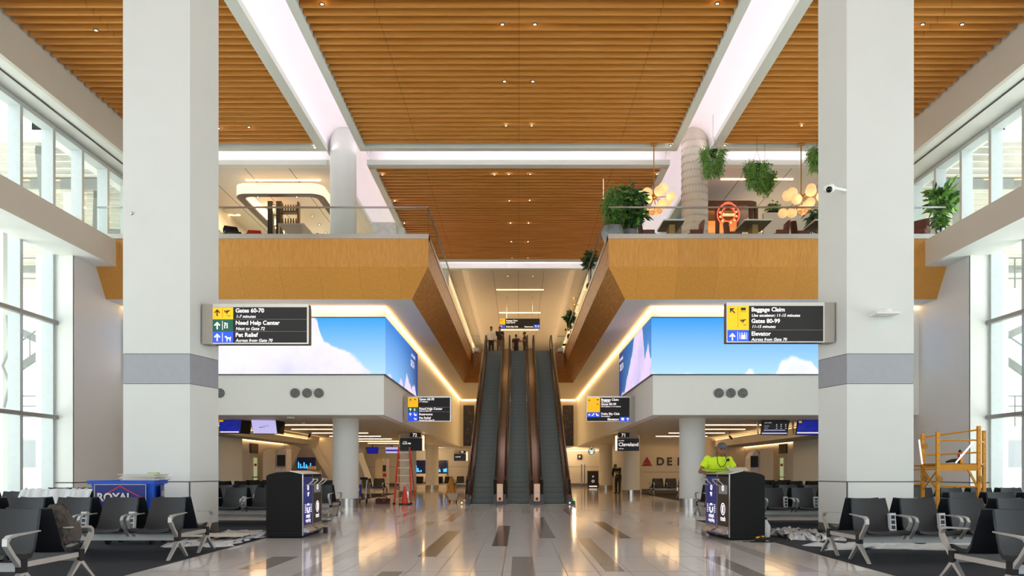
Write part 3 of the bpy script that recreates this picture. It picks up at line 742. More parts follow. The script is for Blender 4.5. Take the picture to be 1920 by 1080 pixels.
for s, nm in ((-1, 'left'), (1, 'right')):
    bench(s*7.05, 7, 31.4, 'dark seat row just behind the near round column, %s gate hall' % nm, far=1, sgn=s)
    bench(s*7.05, 7, 34.8, 'second dark seat row inside the %s gate hall' % nm, far=1, sgn=s)
    bench(s*7.05, 4, 42.3, 'last dark seat row on the %s gate hall carpet' % nm, far=1, sgn=s)
bench(-4.7, 4, 57.5, 'small dark seat row beside the farthest left round column', far=1, sgn=-1)
bench(-3.3, 2, 59.5, 'pair of dark seats near the yellow mop bucket, far left back', far=1, sgn=-1)
# plastic film over part of the row
m = MB('plastic_film'); R = []
for k in range(33):
    x = -8.2-k*.043; j = lambda: random.uniform(-.02, .02)
    R.append([(x+j(), 14.62, .45+j()), (x+j(), 14.86+j(), .50), (x+j(), 15.2+j(), .62+j()), (x, 15.38+j(), .90+j()), (x, 15.5, .93+j()), (x, 15.6+j(), .91+j()), (x, 15.85+j(), .55)])
m.rings(R, cap=False, closed=False); o = m.build('plastic_sheet', smooth=2); tag(o, 'clear crinkled plastic film draped over the seat row behind the blue cart', 'plastic sheet')
o.modifiers.new('thickness', 'SOLIDIFY').thickness = .006
def sheet(x0, x1, y0, y1, lab, seed, amp=.05):
    random.seed(seed); m = MB('plastic_film'); nx, ny = 34, 14; V = []
    for j in range(ny+1):
        row = []
        for i in range(nx+1):
            e = min(i, nx-i, j, ny-j); u = i/nx; v = j/ny
            row.append(m.bm.verts.new((x0+(x1-x0)*u+random.uniform(-.06, .06)+(.15*math.sin(v*7+seed) if e == 0 else 0), y0+(y1-y0)*v+random.uniform(-.04, .04)+(.12*math.sin(u*11+seed) if e == 0 else 0), .012+(0 if e == 0 else random.random()**2*amp*2))))
        V.append(row)
    for j in range(ny):
        for i in range(nx): m.face([V[j][i], V[j][i+1], V[j+1][i+1], V[j+1][i]])
    o = m.build('plastic_sheet', smooth=2); o.modifiers.new('thickness', 'SOLIDIFY').thickness = .006; random.seed(seed+9)
    return tag(o, lab, 'plastic sheet')
sheet(-5.95, -4.80, 13.3, 16.9, 'crumpled clear plastic sheet on the floor beside the left bins', 3, .03)
sheet(-11.5, -7.7, 13.2, 13.9, 'strip of clear plastic sheet on the carpet behind the left seat row', 4, .02)
sheet(5.0, 8.6, 12.8, 13.8, 'crumpled clear plastic sheet on the carpet in front of the right column', 5, .03)
sheet(4.95, 5.95, 14.5, 17.0, 'heap of clear plastic sheet behind the right bins', 6, .055)
o = MB('paper').box(-5.95, -4.95, 14.2, 15.0, .10, .106).build('floor_paper'); tag(o, 'brown protective paper lying on plastic by the left column', 'paper')

# backpack
r = thing('backpack', 'dark grey crumpled backpack standing on the near left seat', 'backpack', (-5.08, 8.85, .44))
m = MB('backpack'); x0, y0 = -5.10, 8.86
m.ell([((x0, y0, .46), .16, .09), ((x0, y0, .50), .19, .11), ((x0+.01, y0+.0, .62), .19, .115), ((x0, y0-.01, .74), .18, .10), ((x0-.01, y0-.02, .84), .14, .08), ((x0-.01, y0-.02, .90), .06, .04)], 16)
b = m.build('bag', parent=r, smooth=True); s_ = b.modifiers.new('subdivide', 'SUBSURF'); s_.levels = 3; s_.render_levels = 3
tx = bpy.data.textures.new('folds', 'CLOUDS'); tx.noise_scale = .055; d_ = b.modifiers.new('folds', 'DISPLACE'); d_.texture = tx; d_.strength = .075; d_.mid_level = .5
m = MB('backpack'); m.ell([((x0+.15, y0+.04, .50), .06, .09), ((x0+.17, y0+.04, .6), .065, .09), ((x0+.15, y0+.04, .70), .05, .07)], 12); m.build('side_pocket', parent=r, smooth=True)
m = MB('rubber')
for k in (-.07, .07): m.tube([(x0+k, y0+.10, .52), (x0+k, y0+.14, .66), (x0+k*.8, y0+.11, .80), (x0+k*.5, y0+.02, .90)], .014)
m.build('strap', parent=r)

# ---------------- waste bins ----------------
def bins(xn, yn, xf, yf, wid, s, nm):
    """pair of compactor bins; door side runs (xn,yn)->(xf,yf); body extends away from the aisle"""
    d = Vector((xf-xn, yf-yn, 0)); L = d.length; d.normalize(); n = Vector((s, 0, 0)) - d*Vector((s, 0, 0)).dot(d); n.normalize()
    A = Vector((xn, yn, 0)); h = L/2
    for k, (kind, cm) in enumerate((('recycling', 'bin_blue'), ('trash', 'bin_brown')) if s < 0 else (('trash', 'bin_brown'), ('recycling', 'bin_blue'))):
        o = A+d*(h*k)
        lab = '%s %s bin of the pair of compactor bins in the %s foreground' % ('blue-doored' if kind == 'recycling' else 'black-doored', kind, nm)
        r = thing('waste_bin', lab, 'bin', o)
        Q = lambda u, v, z: o+d*u+n*v+Vector((0, 0, z))
        prof = [(0, .03), (wid, .03), (wid, 1.17), (wid-.05, 1.205), (wid*.7, 1.245), (wid*.4, 1.255), (.12, 1.235), (0, 1.20)]
        m = MB('black_matte'); m.extr([Q(.012, v, z) for v, z in prof], d*(h-.024)); m.extr([Q(.03, .03, 0), Q(h-.03, .03, 0), Q(h-.03, wid-.03, 0), Q(.03, wid-.03, 0)], (0, 0, .05))
        m.build('body', parent=r, bevel=.012)
        if k == 0:
            m = MB('black'); e = -.004
            m.extr([Q(e, .04, .10), Q(e, wid-.04, .10), Q(e, wid-.04, .107), Q(e, .04, .107)], d*.016); m.build('side_trim', parent=r)
        m = MB('steel_edge'); m.extr([Q(.02, -.02, 1.205), Q(h-.02, -.02, 1.205), Q(h-.02, .25, 1.262), Q(.02, .25, 1.262)], (0, 0, .012)); m.build('hopper_lid', parent=r)
        m = MB(cm); m.extr([Q(.03, -.012, .06), Q(h-.03, -.012, .06), Q(h-.03, -.012, 1.16), Q(.03, -.012, 1.16)], n*.02)
        dr = m.build('door', parent=r)
        m = MB('steel')
        for u in (.012, h-.012): m.extr([Q(u-.01, -.016, .05), Q(u+.01, -.016, .05), Q(u+.01, -.016, 1.2), Q(u-.01, -.016, 1.2)], n*.02)
        m.build('edge_trim', parent=r)
        m = MB('steel_edge'); c = h/2
        for u in (c-.17, c+.17): m.tube([Q(u, -.01, 1.0), Q(u, -.07, 1.01), Q(u, -.16, 1.09), Q(u, -.15, 1.12)], .012)
        m.tube([Q(c-.17, -.155, 1.11), Q(c+.17, -.155, 1.11)], .014); m.build('handle', parent=dr)
        m = MB('steel'); m.extr([Q(.05, -.02, .10), Q(h-.05, -.02, .10), Q(h-.05, -.02, .24), Q(.05, -.02, .24)], n*.012)
        m.extr([Q(.07, -.02, .19), Q(.07, -.12, .13), Q(.07, -.10, .10), Q(.07, -.02, .11)], d*(h-.14)); m.build('foot_pedal', parent=r)
        # lettering on the door
        rz = math.atan2((-s*d).y, (-s*d).x) if False else math.atan2((d*(1 if s < 0 else -1)).y, (d*(1 if s < 0 else -1)).x)
        Rt = Matrix.Rotation(rz, 4, 'Z') @ Matrix.Rotation(PI/2, 4, 'X')
        m = MB('sign_white'); cc = Q(c, -.016, 0)
        def tx_(t, z, sz): m.text(t, sz, Matrix.Translation(cc+Vector((0, 0, z))) @ Rt, align='CENTER', bold=.025)
        if kind == 'recycling': tx_('mixed', .37, .12); tx_('recycling', .29, .10)
        else: tx_('trash', .34, .13)
        if kind == 'recycling':
            cz = Q(c, -.014, .55)
            for j in range(3):
                a0 = PI/2+j*2*PI/3
                pp = [cz+d*(.085*math.cos(a0+t))+Vector((0, 0, .085*math.sin(a0+t))) for t in (-.8, -.4, 0, .4, .8)]
                m.tube(pp, .016, 4)
            for w in (-.2, .2):
                for j in range(5): b_ = Q(c+w, -.014, .48+j*.035); m.obox(b_, (.03, .03, .014))
            b_ = Q(c, -.014, .78); m.tube([b_, b_+Vector((0, 0, .08))], [.008, .03], 6)
        else:
            cz = Q(c, -.014, .56); m.ring(cz, .098, .115, n*-1, t=.004)
            m.obox(cz, (.03, .03, .13)); 
            for z in (-.06, .06): m.extr([cz+d*-.035+Vector((0, 0, z-.01)), cz+d*.035+Vector((0, 0, z-.01)), cz+d*.035+Vector((0, 0, z+.01)), cz+d*-.035+Vector((0, 0, z+.01))], n*-.004)
        b_ = Q(c, -.014, .95); m.ring(b_, .03, .055, n*-1, t=.004)
        m.build('lettering', parent=dr)
        if kind == 'trash':
            m = MB('band_grey'); m.extr([Q(.1, -.016, .84), Q(h-.1, -.016, .84), Q(h-.1, -.016, 1.0), Q(.1, -.016, 1.0)], n*.006); m.build('info_plate', parent=dr)
bins(-4.07, 15.07, -4.07, 16.5, .69, -1, 'left'); bins(3.86, 14.6, 3.74, 15.9, .67, 1, 'right')
tag(MB('black').box(-3.98, -3.90, 16.3, 16.38, 0, .12).build('door_stopper'), 'little black block on the floor beside the left bins', 'block')
# tools by the right bins
r = thing('power_tool', 'yellow and black hand tool on the floor by the right bins', 'tool', (4.3, 14.3, 0))
m = MB('rubber'); m.tube([(4.22, 14.3, .05), (4.32, 14.3, .07), (4.42, 14.3, .05)], [.03, .06, .04], 8); m.build('body', parent=r, smooth=True)
m = MB('yellow_paint'); m.tube([(4.24, 14.27, .08), (4.38, 14.27, .10)], .018); m.build('grip', parent=r)
m = MB('rubber'); m.tube([(4.3+.12*math.cos(t*.7)*(1+t*.12), 14.25+.1*math.sin(t*.7), .008) for t in range(14)], .006, 5); tag(m.build('cord'), 'thin black cord coiled on the floor by the right bins', 'cord')
mat('jug_clear', 'c9cdc8', .3); r = thing('jug', 'cloudy plastic jug on the floor behind the right bins', 'jug', (4.72, 15.3, 0))
m = MB('jug_clear'); m.ell([((4.72, 15.3, 0), .09, .09), ((4.72, 15.3, .22), .10, .10), ((4.72, 15.3, .3), .05, .05), ((4.72, 15.3, .34), .03, .03)], 14); m.build('bottle', parent=r, smooth=True)
MB('rubber').cyl((4.72, 15.3, .34), (4.72, 15.3, .38), .034).build('cap', parent=r)

# ---------------- blue cart ----------------
Yc = 13.6; a = P(167, 901, Yc); b = P(289, 901, Yc); zt = a.z
r = thing('utility_cart', 'blue open cart with ROYAL panels in front of the left column', 'cart', ((a.x+b.x)/2, Yc, 0))
m = MB('crate_blue')
x0, x1, x2 = a.x, b.x, P(311, 901, Yc+.6).x
outer = lambda g, z, k=0: [(x0+k, Yc+k*.5, z), (x1-k*.3, Yc+k*.5, z), (x2-k, Yc+.62, z), (x0+.1+k, Yc+.75, z)]
m.rings([outer(0, .25, .16), outer(0, zt-.06, .03), outer(0, zt-.06, -.02), outer(0, zt, -.03), outer(0, zt, .05), outer(0, zt-.5, .12)]); m.build('tub', parent=r)
m = MB('poster_navy'); m.prect(177, 908, 275, 952, Yc-.02, lift=.02, t=.01); m.build('front_panel', parent=r)
m = MB('poster_navy'); q0 = Vector((x1+.03, Yc+.10, 0)); q1 = Vector((x2-.05, Yc+.55, 0)); n_ = (q1-q0).cross(Vector((0, 0, 1))).normalized()
m.extr([q0+n_*.03+Vector((0, 0, zt-.42)), q1+n_*.03+Vector((0, 0, zt-.42)), q1+n_*.03+Vector((0, 0, zt-.08)), q0+n_*.03+Vector((0, 0, zt-.08))], n_*.01); m.build('end_panel', parent=r)
m = MB('paper'); m.ptext('ROYAL', 183, 939, 14.5, Yc-.04, lift=.03, bold=.035)
q = n_; Rz = math.atan2((q1-q0).y, (q1-q0).x); m.text('ROYAL', .11, Matrix.Translation(q0+n_*.05+Vector((0, 0, zt-.26))) @ Matrix.Rotation(Rz, 4, 'Z') @ Matrix.Rotation(PI/2, 4, 'X'), bold=.03)
for x0_, y0_, x1_, y1_ in ((177.5, 908, 274.5, 909), (177.5, 908, 178.4, 950), (273.6, 908, 274.5, 950)): m.prect(x0_, y0_, x1_, y1_, Yc-.04, lift=.012)
m.use('red'); m.ppoly([(200, 925), (226, 910.5), (226, 912.5), (203, 925.5)], Yc-.04, lift=.014); m.ppoly([(226, 910.5), (268, 933), (268, 935), (226, 912.5)], Yc-.04, lift=.014)
m.build('lettering', parent=r)
m = MB('rubber')
for x in (x0+.25, x1-.1):
    for y in (Yc+.15, Yc+.6): m = MB('rubber'); m.cyl((x-.02, y, .09), (x+.02, y, .09), .09, seg=14); m.box(x-.02, x+.02, y-.02, y+.02, .1, .3); m.build('caster', parent=r)
random.seed(5)
r = thing('newspaper_stack', 'untidy stack of flattened papers lying on the blue cart', 'paper', ((x1+x0)/2+.45, Yc+.35, zt))
for k in range(7):
    z = zt+.008+k*.016; cx = (x1+x2)/2-.28+random.uniform(-.05, .05)
    m = MB('paper' if k % 3 else 'cloth_white'); m.obox((cx, Yc+.34, z), (.62+random.uniform(-.08, .06), .5, .012), Euler((0, 0, random.uniform(-.08, .08)))); m.build('sheet', parent=r)
m = MB('hivis_green'); m.obox((x1-.1, Yc+.2, zt+.125), (.16, .12, .02)); m.build('cloth', parent=r)

# ---------------- scaffold ----------------
r = thing('scaffold', 'yellow rolling scaffold with guard rails standing among the right seats', 'scaffold', (9.3, 16.2, 0))
A_ = Vector((8.95, 17.75, 0)); B_ = Vector((8.93, 17.0, 0)); D_ = Vector((9.72, 16.9, 0)); E_ = Vector((9.85, 17.65, 0))
A_.x = (1730-HX)*17.75/F; B_.x = (1758-HX)*17.0/F; D_.x = (1835-HX)*16.9/F; E_.x = (1862-HX)*17.65/F - .2
V = lambda p, z: Vector((p.x, p.y, z))
def post(p, z, nm='post'):
    m = MB('yellow_paint'); m.box(p.x-.032, p.x+.032, p.y-.032, p.y+.032, .12, z); m.use('wood_dark')
    for k in range(int(z/.16)): m.box(p.x-.008, p.x+.008, p.y-.036, p.y-.03, .2+k*.16, .215+k*.16)
    m.use('rubber').cyl((p.x-.02, p.y, .07), (p.x+.02, p.y, .07), .07); m.build(nm, parent=r)
post(A_, 2.1); post(B_, 2.1); post(D_, 2.22); post(E_, 2.16)
z = 1.40
m = MB('yellow_paint'); m.bar(V(B_, z-.06), V(D_, z-.06), .04, .13); m.bar(V(A_, z-.02), V(E_, z-.02), .04, .06); m.bar(V(A_, z-.05), V(B_, z-.05), .04, .05)
m.use('yellow_dark'); c = (A_+B_+D_+E_)/4; m.extr([V(A_, z), V(B_, z), V(D_, z), V(E_, z)], (0, 0, .03))
ext = A_-Vector((.5, 0, 0)); m.bar(V(ext, z-.02), V(A_, z-.02), .05, .04); m.bar(V(ext, z-.10), V(B_-Vector((.0, 0, 0)), z-.1), .05, .03); m.build('platform', parent=r)
for zz, a_, b_, dz in ((2.02, A_, D_, .12), (1.92, B_, D_, 0), (1.62, A_, D_, .04), (.95, B_, D_, -.02), (.97, ext, A_, 0), (.6, A_, B_, 0), (.6, D_, E_, 0), (1.9, D_, E_, 0)):
    m = MB('yellow_paint'); m.cyl(V(a_, zz), V(b_, zz+dz), .018, seg=8); m.build('guard_rail', parent=r)
m = MB('yellow_paint')
m.bar(V(A_, 1.3), V(B_, .85), .03, .03); m.bar(V(B_, 1.3), V(A_, .85), .02, .02); m.bar(V(D_, .88), V(D_, .88)+Vector((-.22, .0, .42)), .03, .04); m.build('brace', parent=r)
m = MB('yellow_dark')
for p, zz in ((A_, 1.82), (A_, 1.1), (B_, 1.1), (D_, 1.1)): m = MB('yellow_dark'); m.disc((p.x+.03, p.y-.035, zz), .06, (0, -1, 0), t=.02); m.build('lock_plate', parent=r)
m = MB('sign_white'); m.cyl(V(ext, 0)+Vector((.44, -.1, 1.42)), V(ext, 0)+Vector((.37, -.1, 1.96)), .018, seg=8); tag(m.build('conduit_pipe'), 'white pipe leaning upright at the left end of the scaffold', 'pipe')
m = MB('sign_white'); m.cyl(V(D_, 1.95)+Vector((-.02, .06, 0)), V(D_, 1.44)+Vector((-.43, .1, 0)), .018, seg=8); tag(m.build('conduit_pipe'), 'white pipe slanting across the right half of the scaffold platform', 'pipe')
q = V((B_+D_)/2, z+.03)+Vector((.02, .1, 0))
r2 = thing('power_drill', 'black and yellow power tool lying on the scaffold platform', 'tool', q)
m = MB('rubber'); m.tube([q+Vector((-.22, 0, .03)), q+Vector((-.1, 0, .06)), q+Vector((.06, 0, .06))], [.02, .035, .05], 8); m.build('barrel', parent=r2, smooth=True)
MB('yellow_paint').obox(q+Vector((.1, 0, .06)), (.07, .07, .11)).build('housing', parent=r2)
q = V(D_, z+.03)+Vector((-.2, .35, 0))
r2 = thing('fire_extinguisher', 'red and black canister standing on the scaffold platform', 'canister', q)
m = MB('black'); m.cyl(q, q+Vector((0, 0, .1)), .045); m.use('extinguisher'); m.cyl(q+Vector((0, 0, .1)), q+Vector((0, 0, .24)), .046); m.use('sign_white')
for k in (-.015, .015): m.obox(q+Vector((k, -.046, .18)), (.012, .006, .05))
m.build('can', parent=r2); MB('black').cyl(q+Vector((0, 0, .24)), q+Vector((0, 0, .30)), .045, .015).build('nozzle', parent=r2)

# ---------------- ladder, cone, cart, toolbox, mop bucket ----------------
Yl = 30.6; bl, br, tl, tr = P(739, 945, Yl), P(771, 945, Yl), P(744, 838, Yl), P(764, 838, Yl)
r = thing('step_ladder', 'orange step ladder with metal treads standing below gate sign 72', 'ladder', ((bl.x+br.x)/2, Yl, 0))
top = Vector((0, .55, 0))
for a_, b_ in ((bl, tl), (br, tr)):
    a_ = Vector((a_.x, Yl, 0)); b_ = Vector((b_.x, Yl+.55, b_.z)); m = MB('orange'); m.bar(a_, b_, .05, .07); m.use('rubber').obox(a_+Vector((0, 0, .03)), (.09, .1, .06)); m.build('side_rail', parent=r)
    a2 = Vector((a_.x*1.0, Yl+1.35, 0)); m = MB('orange'); m.bar(a2, b_+Vector((0, .05, -.05)), .035, .05); m.build('rear_rail', parent=r)
for k in range(7):
    t = .09+k*.135; zz = t*tl.z; m = MB('steel'); m.box(bl.x+(tl.x-bl.x)*t, br.x+(tr.x-br.x)*t, Yl+.55*t-.02, Yl+.55*t+.08, zz, zz+.03)
    m.build('tread', parent=r)
m = MB('steel')
for t in (.13, .30):
    for e, f in ((bl, 1), (br, -1)): x = e.x+(tl.x-bl.x)*t*f; m.tube([(x, Yl+.55*t-.02, t*tl.z-.12), (x+f*.16, Yl+.55*t-.02, t*tl.z+.1)], .012)
m.build('diagonal_stay', parent=r)
c = P(759, 945, 30.2); r = thing('traffic_cone', 'bright orange traffic cone in front of the step ladder', 'cone', (c.x, 30.2, 0))
MB('rubber').box(c.x-.2, c.x+.2, 30.0, 30.4, 0, .04).build('base', parent=r)
MB('cone_orange').cyl((c.x, 30.2, .04), (c.x, 30.2, .70), .14, .03, seg=20).build('cone_body', parent=r, smooth=True)
c = P(718, 944, 31.1); r = thing('tool_bag', 'dark red open tool box on the floor left of the ladder', 'tool box', (c.x, 31.1, 0))
mat('dark_red', '4a1c1c', .6, var=.3); m = MB('dark_red'); m.box(c.x-.26, c.x+.26, 30.95, 31.25, 0, .2); m.build('box', parent=r)
m = MB('red'); m.box(c.x+.02, c.x+.1, 30.94, 30.96, .1, .14); m.build('label', parent=r)
m = MB('rubber'); m.tube([(c.x-.2, 31.1, .2), (c.x-.1, 31.1, .26), (c.x+.1, 31.1, .26), (c.x+.2, 31.1, .2)], .015); m.build('handle', parent=r)
# luggage cart
c = P(682, 940, 31.2); x = c.x; r = thing('luggage_cart', 'parked metal luggage trolley beside the near left round column', 'trolley', (x, 31.2, 0))
m = MB('steel')
for e in (-.10, .14): m.tube([(x+e*.9, 31.0, .15), (x+e, 31.1, .9), (x+e, 31.2, .98), (x+e, 31.5, .6), (x+e, 32.0, .2)], .022)
m.build('frame', parent=r); MB('rubber').tube([(x-.12, 31.15, .98), (x+.16, 31.15, .98)], .045).build('handle', parent=r)
MB('bin_blue').box(x-.14, x-.05, 31.0, 31.06, .25, .75).build('advert_panel', parent=r)
m = MB('rubber')
for e in (-.12, .15): m = MB('rubber'); m.cyl((x+e-.02, 31.0, .1), (x+e+.02, 31.0, .1), .1); m.build('wheel', parent=r)
c = P(846, 930, 33.5); x = c.x; r = thing('wet_floor_sign', 'yellow folding floor sign by the left escalator', 'floor sign', (x-.1, 34.5, 0))
for dy, zz in ((-.0, 0), (.4, 0)):
    m = MB('yellow_paint'); m.bar((x-.34+dy*.3, 34.2+dy, 0), (x-.1, 34.4, 1.02), .05, .03); m.bar((x+.16-dy*.3, 34.2+dy, 0), (x-.04, 34.4, 1.02), .05, .03); m.extr([(x-.2, 34.26+dy*.6, .3), (x+.08, 34.26+dy*.6, .3), (x-.02, 34.38, .95), (x-.12, 34.38, .95)], (0, .02, 0)); m.build('panel', parent=r)
c = P(850, 942, 32.6); x = c.x; r = thing('mop_bucket', 'pale mop bucket on casters beside the yellow floor sign', 'bucket', (x, 32.6, 0))
m = MB('cabinet_beige'); m.rings([[(x-.14, 32.4, .08), (x+.14, 32.4, .08), (x+.14, 32.8, .08), (x-.14, 32.8, .08)], [(x-.24, 32.3, .36), (x+.24, 32.3, .36), (x+.24, 32.9, .36), (x-.24, 32.9, .36)], [(x-.2, 32.35, .36), (x+.2, 32.35, .36), (x+.2, 32.85, .36), (x-.2, 32.85, .36)], [(x-.12, 32.45, .12), (x+.12, 32.45, .12), (x+.12, 32.75, .12), (x-.12, 32.75, .12)]]); m.build('tub', parent=r)
m = MB('rubber')
for e in (-.13, .13): m = MB('rubber'); m.cyl((x+e-.02, 32.45, .045), (x+e+.02, 32.45, .045), .045); m.build('caster', parent=r)
# ---------------- wayfinding signs ----------------
def arrow(m, cx, cy, sz, Y, ang=0):
    h = sz/2; sh = [(0, -h), (h*.85, -h*.1), (h*.6, h*.12), (h*.17, -h*.32), (h*.17, h), (-h*.17, h), (-h*.17, -h*.32), (-h*.6, h*.12), (-h*.85, -h*.1)]
    ca, sa = math.cos(ang), math.sin(ang); m.ppoly([(cx+x*ca-y*sa, cy+x*sa+y*ca) for x, y in sh], Y, lift=.008)
def plane(m, cx, cy, sz, Y):
    h = sz/2
    for q in ([(-1, -.45), (-.75, -.5), (-.45, -.15), (.6, -.55), (1, -.5), (.9, -.3), (-.4, .25), (-.7, .1)], [(-.5, -.55), (-.2, -.6), (.35, -.3), (.1, -.2)], [(0, .05), (.4, -.1), (-.05, .7), (-.25, .7)]):
        m.ppoly([(cx+x*h, cy+y*h) for x, y in q], Y, lift=.008)
    m.prect(cx+h*.1, cy+h*1.15, cx+h, cy+h*1.32, Y, lift=.008)
def dog(m, cx, cy, h, Y):
    for q in ([(-1, -.5), (-.6, -.8), (-.3, -.6), (-.2, -.3), (.7, -.3), (1, -.6), (.9, .2), (-.4, .2), (-.5, -.2), (-.9, -.25)], [(-.4, .1), (-.1, .1), (-.15, 1), (-.4, 1)], [(.5, .1), (.85, .1), (.85, 1), (.6, 1)]):
        m.ppoly([(cx+x*h, cy+y*h) for x, y in q], Y, lift=.008)
def sign(nm, label, Y, box, depth, brk, side, rows, fills):
    x0, y0, x1, y1 = box
    r = thing('wayfinding_sign', label, 'sign', P((x0+x1)/2, y1, Y))
    a, b = P(x0, y0, Y), P(x1, y1, Y)
    m = MB('steel_edge'); m.box(a.x, b.x, Y, Y+.03, b.z, a.z); m.use('sign_dark_side'); m.box(a.x+.002, b.x-.002, Y+.03, Y+depth, b.z+.002, a.z-.002); m.build('housing', parent=r)
    c, d = P(brk[0], y0, Y), P(brk[1], y1, Y); MB('sign_side').box(c.x, d.x, Y-.004, Y+depth+(.08 if Y < 20 else .0), d.z, c.z).build('bracket', parent=r)
    m = MB('sign_black'); m.prect(*rows, Y, lift=.0); fc = m.build('face', parent=r)
    m = MB('sign_yellow')
    for mm, q in fills: m.use(mm); m.prect(*q, Y, lift=.003)
    m.build('colour_fields', parent=fc)
    return r
def L(m, x, y, s, cap, Y, it=0): m.ptext(s, x, y, cap, Y, lift=.008, shear=.22*it, bold=.012 if it else .022)
Y = 14.85
Y = 15.4
r = sign('a', 'large wayfinding sign for Gates 60-70 on the left square column', Y, (399, 570, 578.5, 645), .22, (379, 399), 1, (399.5, 576, 575.5, 642.5),
         [('sign_yellow', (399, 576.5, 437.3, 598.8)), ('sign_green', (399, 599.2, 437.3, 621.2)), ('sign_blue', (399, 621.5, 437.3, 642.3)), ('band_grey', (438, 598.6, 575, 599)), ('band_grey', (438, 621.3, 575, 621.7))])
m = MB('sign_white')
for x, y, s, c, it in ((441.6, 586, 'Gates 60-70', 7.6, 0), (442.5, 596, '1-7 minutes', 5.4, 1), (441.6, 609, 'Need Help Center', 7.6, 0), (442, 619, 'Next to Gate 72', 5.6, 1), (441.6, 631.6, 'Pet Relief', 7.6, 0), (442, 641, 'Across from Gate 70', 5.6, 1)): L(m, x, y, s, c, Y, it)
arrow(m, 407.5, 610.5, 14, Y); arrow(m, 407.5, 632.5, 14, Y); m.prect(417, 601.5, 417.8, 619, Y, .008); m.prect(417, 624, 417.8, 641, Y, .008)
L(m, 419.5, 615.3, '?i', 10.5, Y); dog(m, 427.5, 634.5, 6, Y)
m.use('sign_ink'); arrow(m, 407.5, 586.5, 13, Y); plane(m, 426, 585, 12, Y); m.prect(417.2, 579, 417.7, 596, Y, .008); m.build('lettering', parent=r)
r = sign('b', 'large wayfinding sign for Baggage Claim on the right square column', Y, (1362.5, 567, 1546, 642), .22, (1546, 1565), 1, (1364, 573.5, 1543.5, 640),
         [('sign_yellow', (1364, 573.5, 1404, 618.7)), ('sign_blue', (1364, 619, 1404, 640)), ('band_grey', (1405, 618.5, 1543, 618.9))])
m = MB('sign_white')
for x, y, s, c, it in ((1408.5, 584, 'Baggage Claim', 7.6, 0), (1408.8, 594, 'Use escalator; 11-15 minutes', 5.4, 1), (1408.5, 605.5, 'Gates 80-99', 7.6, 0), (1409, 615, '11-15 minutes', 5.4, 1), (1408.5, 629.3, 'Elevator', 7.6, 0), (1408.5, 639, 'Across from Gate 70', 5.4, 1)): L(m, x, y, s, c, Y, it)
arrow(m, 1373, 631.5, 14, Y); m.prect(1382.6, 622, 1383.4, 638.5, Y, .008)
m.prect(1389.5, 628, 1397.5, 636, Y, .008); m.prect(1386.5, 624, 1387.3, 636.5, Y, .008); m.prect(1399.5, 624, 1400.3, 636.5, Y, .008)
for x in (1391, 1396): arrow(m, x, 625.5, 4, Y)
m.use('sign_ink'); arrow(m, 1373, 582.5, 13, Y, -PI/4); plane(m, 1393, 602, 12, Y); m.prect(1389, 577, 1398, 582, Y, .008); m.prect(1387.5, 584, 1399.5, 584.6, Y, .008); m.prect(1383.2, 576, 1383.6, 615, Y, .008); m.build('lettering', parent=r)
Y = 29.9
r = sign('c', 'smaller wayfinding sign on the bulkhead left of the escalators', Y, (764.5, 743, 846, 790.5), .15, (757, 765), 1, (765, 745.5, 843.8, 789),
         [('sign_yellow', (765, 745.5, 784, 763.5)), ('sign_green', (765, 764, 784, 772)), ('sign_blue', (765, 772.3, 784, 790)), ('band_grey', (785, 763.3, 843, 763.7)), ('band_grey', (785, 771.9, 843, 772.3))])
m = MB('sign_white')
for x, y, s, c in ((785.8, 750.5, 'Gates 60-70', 4), (786, 754.3, '1-7 minutes', 2.4), (785.8, 768.3, 'Need Help Center', 4), (786, 771.5, 'Next to Gate 72', 2.3), (785.8, 778.6, 'Restrooms', 4), (785.8, 785.4, 'Pet Relief', 4), (786, 788.8, 'Across from Gate 70', 2.3)): L(m, x, y, s, c, Y)
arrow(m, 769.5, 768, 6, Y); arrow(m, 769.5, 777, 6, Y); L(m, 775.5, 770.5, '?i', 4.5, Y); dog(m, 778.5, 785.5, 2.6, Y); m.ppoly([(776, 774), (777.5, 774), (778, 777.5), (781.5, 776.5), (780.5, 780), (776.5, 779)], Y, .008)
m.use('sign_ink'); arrow(m, 769.5, 750, 5, Y); plane(m, 778.5, 749, 5, Y); m.build('lettering', parent=r)
Y = 29.7
r = sign('d', 'smaller wayfinding sign on the bulkhead right of the escalators', Y, (1099.5, 743, 1181.5, 790.5), .15, (1181.5, 1190), 1, (1100.5, 745.5, 1180.5, 789.5),
         [('sign_yellow', (1100.5, 745.5, 1125, 773)), ('sign_blue', (1100.5, 773.5, 1125, 782)), ('sign_blue', (1162, 781.8, 1181, 790))])
m = MB('sign_white')
for x, y, s, c in ((1127, 751.3, 'Baggage Claim', 4), (1127, 754.4, 'Use escalator', 2.2), (1127, 759.6, 'Gates 80-99', 4), (1127, 763.2, 'Use escalator; 11-15 minutes', 2.2), (1127, 777.8, 'Delta Sky Club', 4), (1127, 781.4, 'Use escalator', 2.2), (1139, 788, 'Elevators', 4)): L(m, x, y, s, c, Y)
arrow(m, 1105, 777.8, 5, Y, -PI/4); arrow(m, 1177, 786, 6, Y); m.prect(1165, 783.5, 1170, 788, Y, .008); m.ppoly([(1109, 780), (1111, 780), (1115, 775), (1113, 775)], Y, .008); m.ppoly([(1117, 775), (1119, 775), (1120, 778), (1123, 778), (1122, 780.5), (1118, 779)], Y, .008)
m.use('sign_ink'); arrow(m, 1105, 751, 5, Y, -PI/4); plane(m, 1120.5, 758, 4.5, Y); m.prect(1119, 748.5, 1122.5, 750.5, Y, .008); m.build('lettering', parent=r)
Y = 50.0
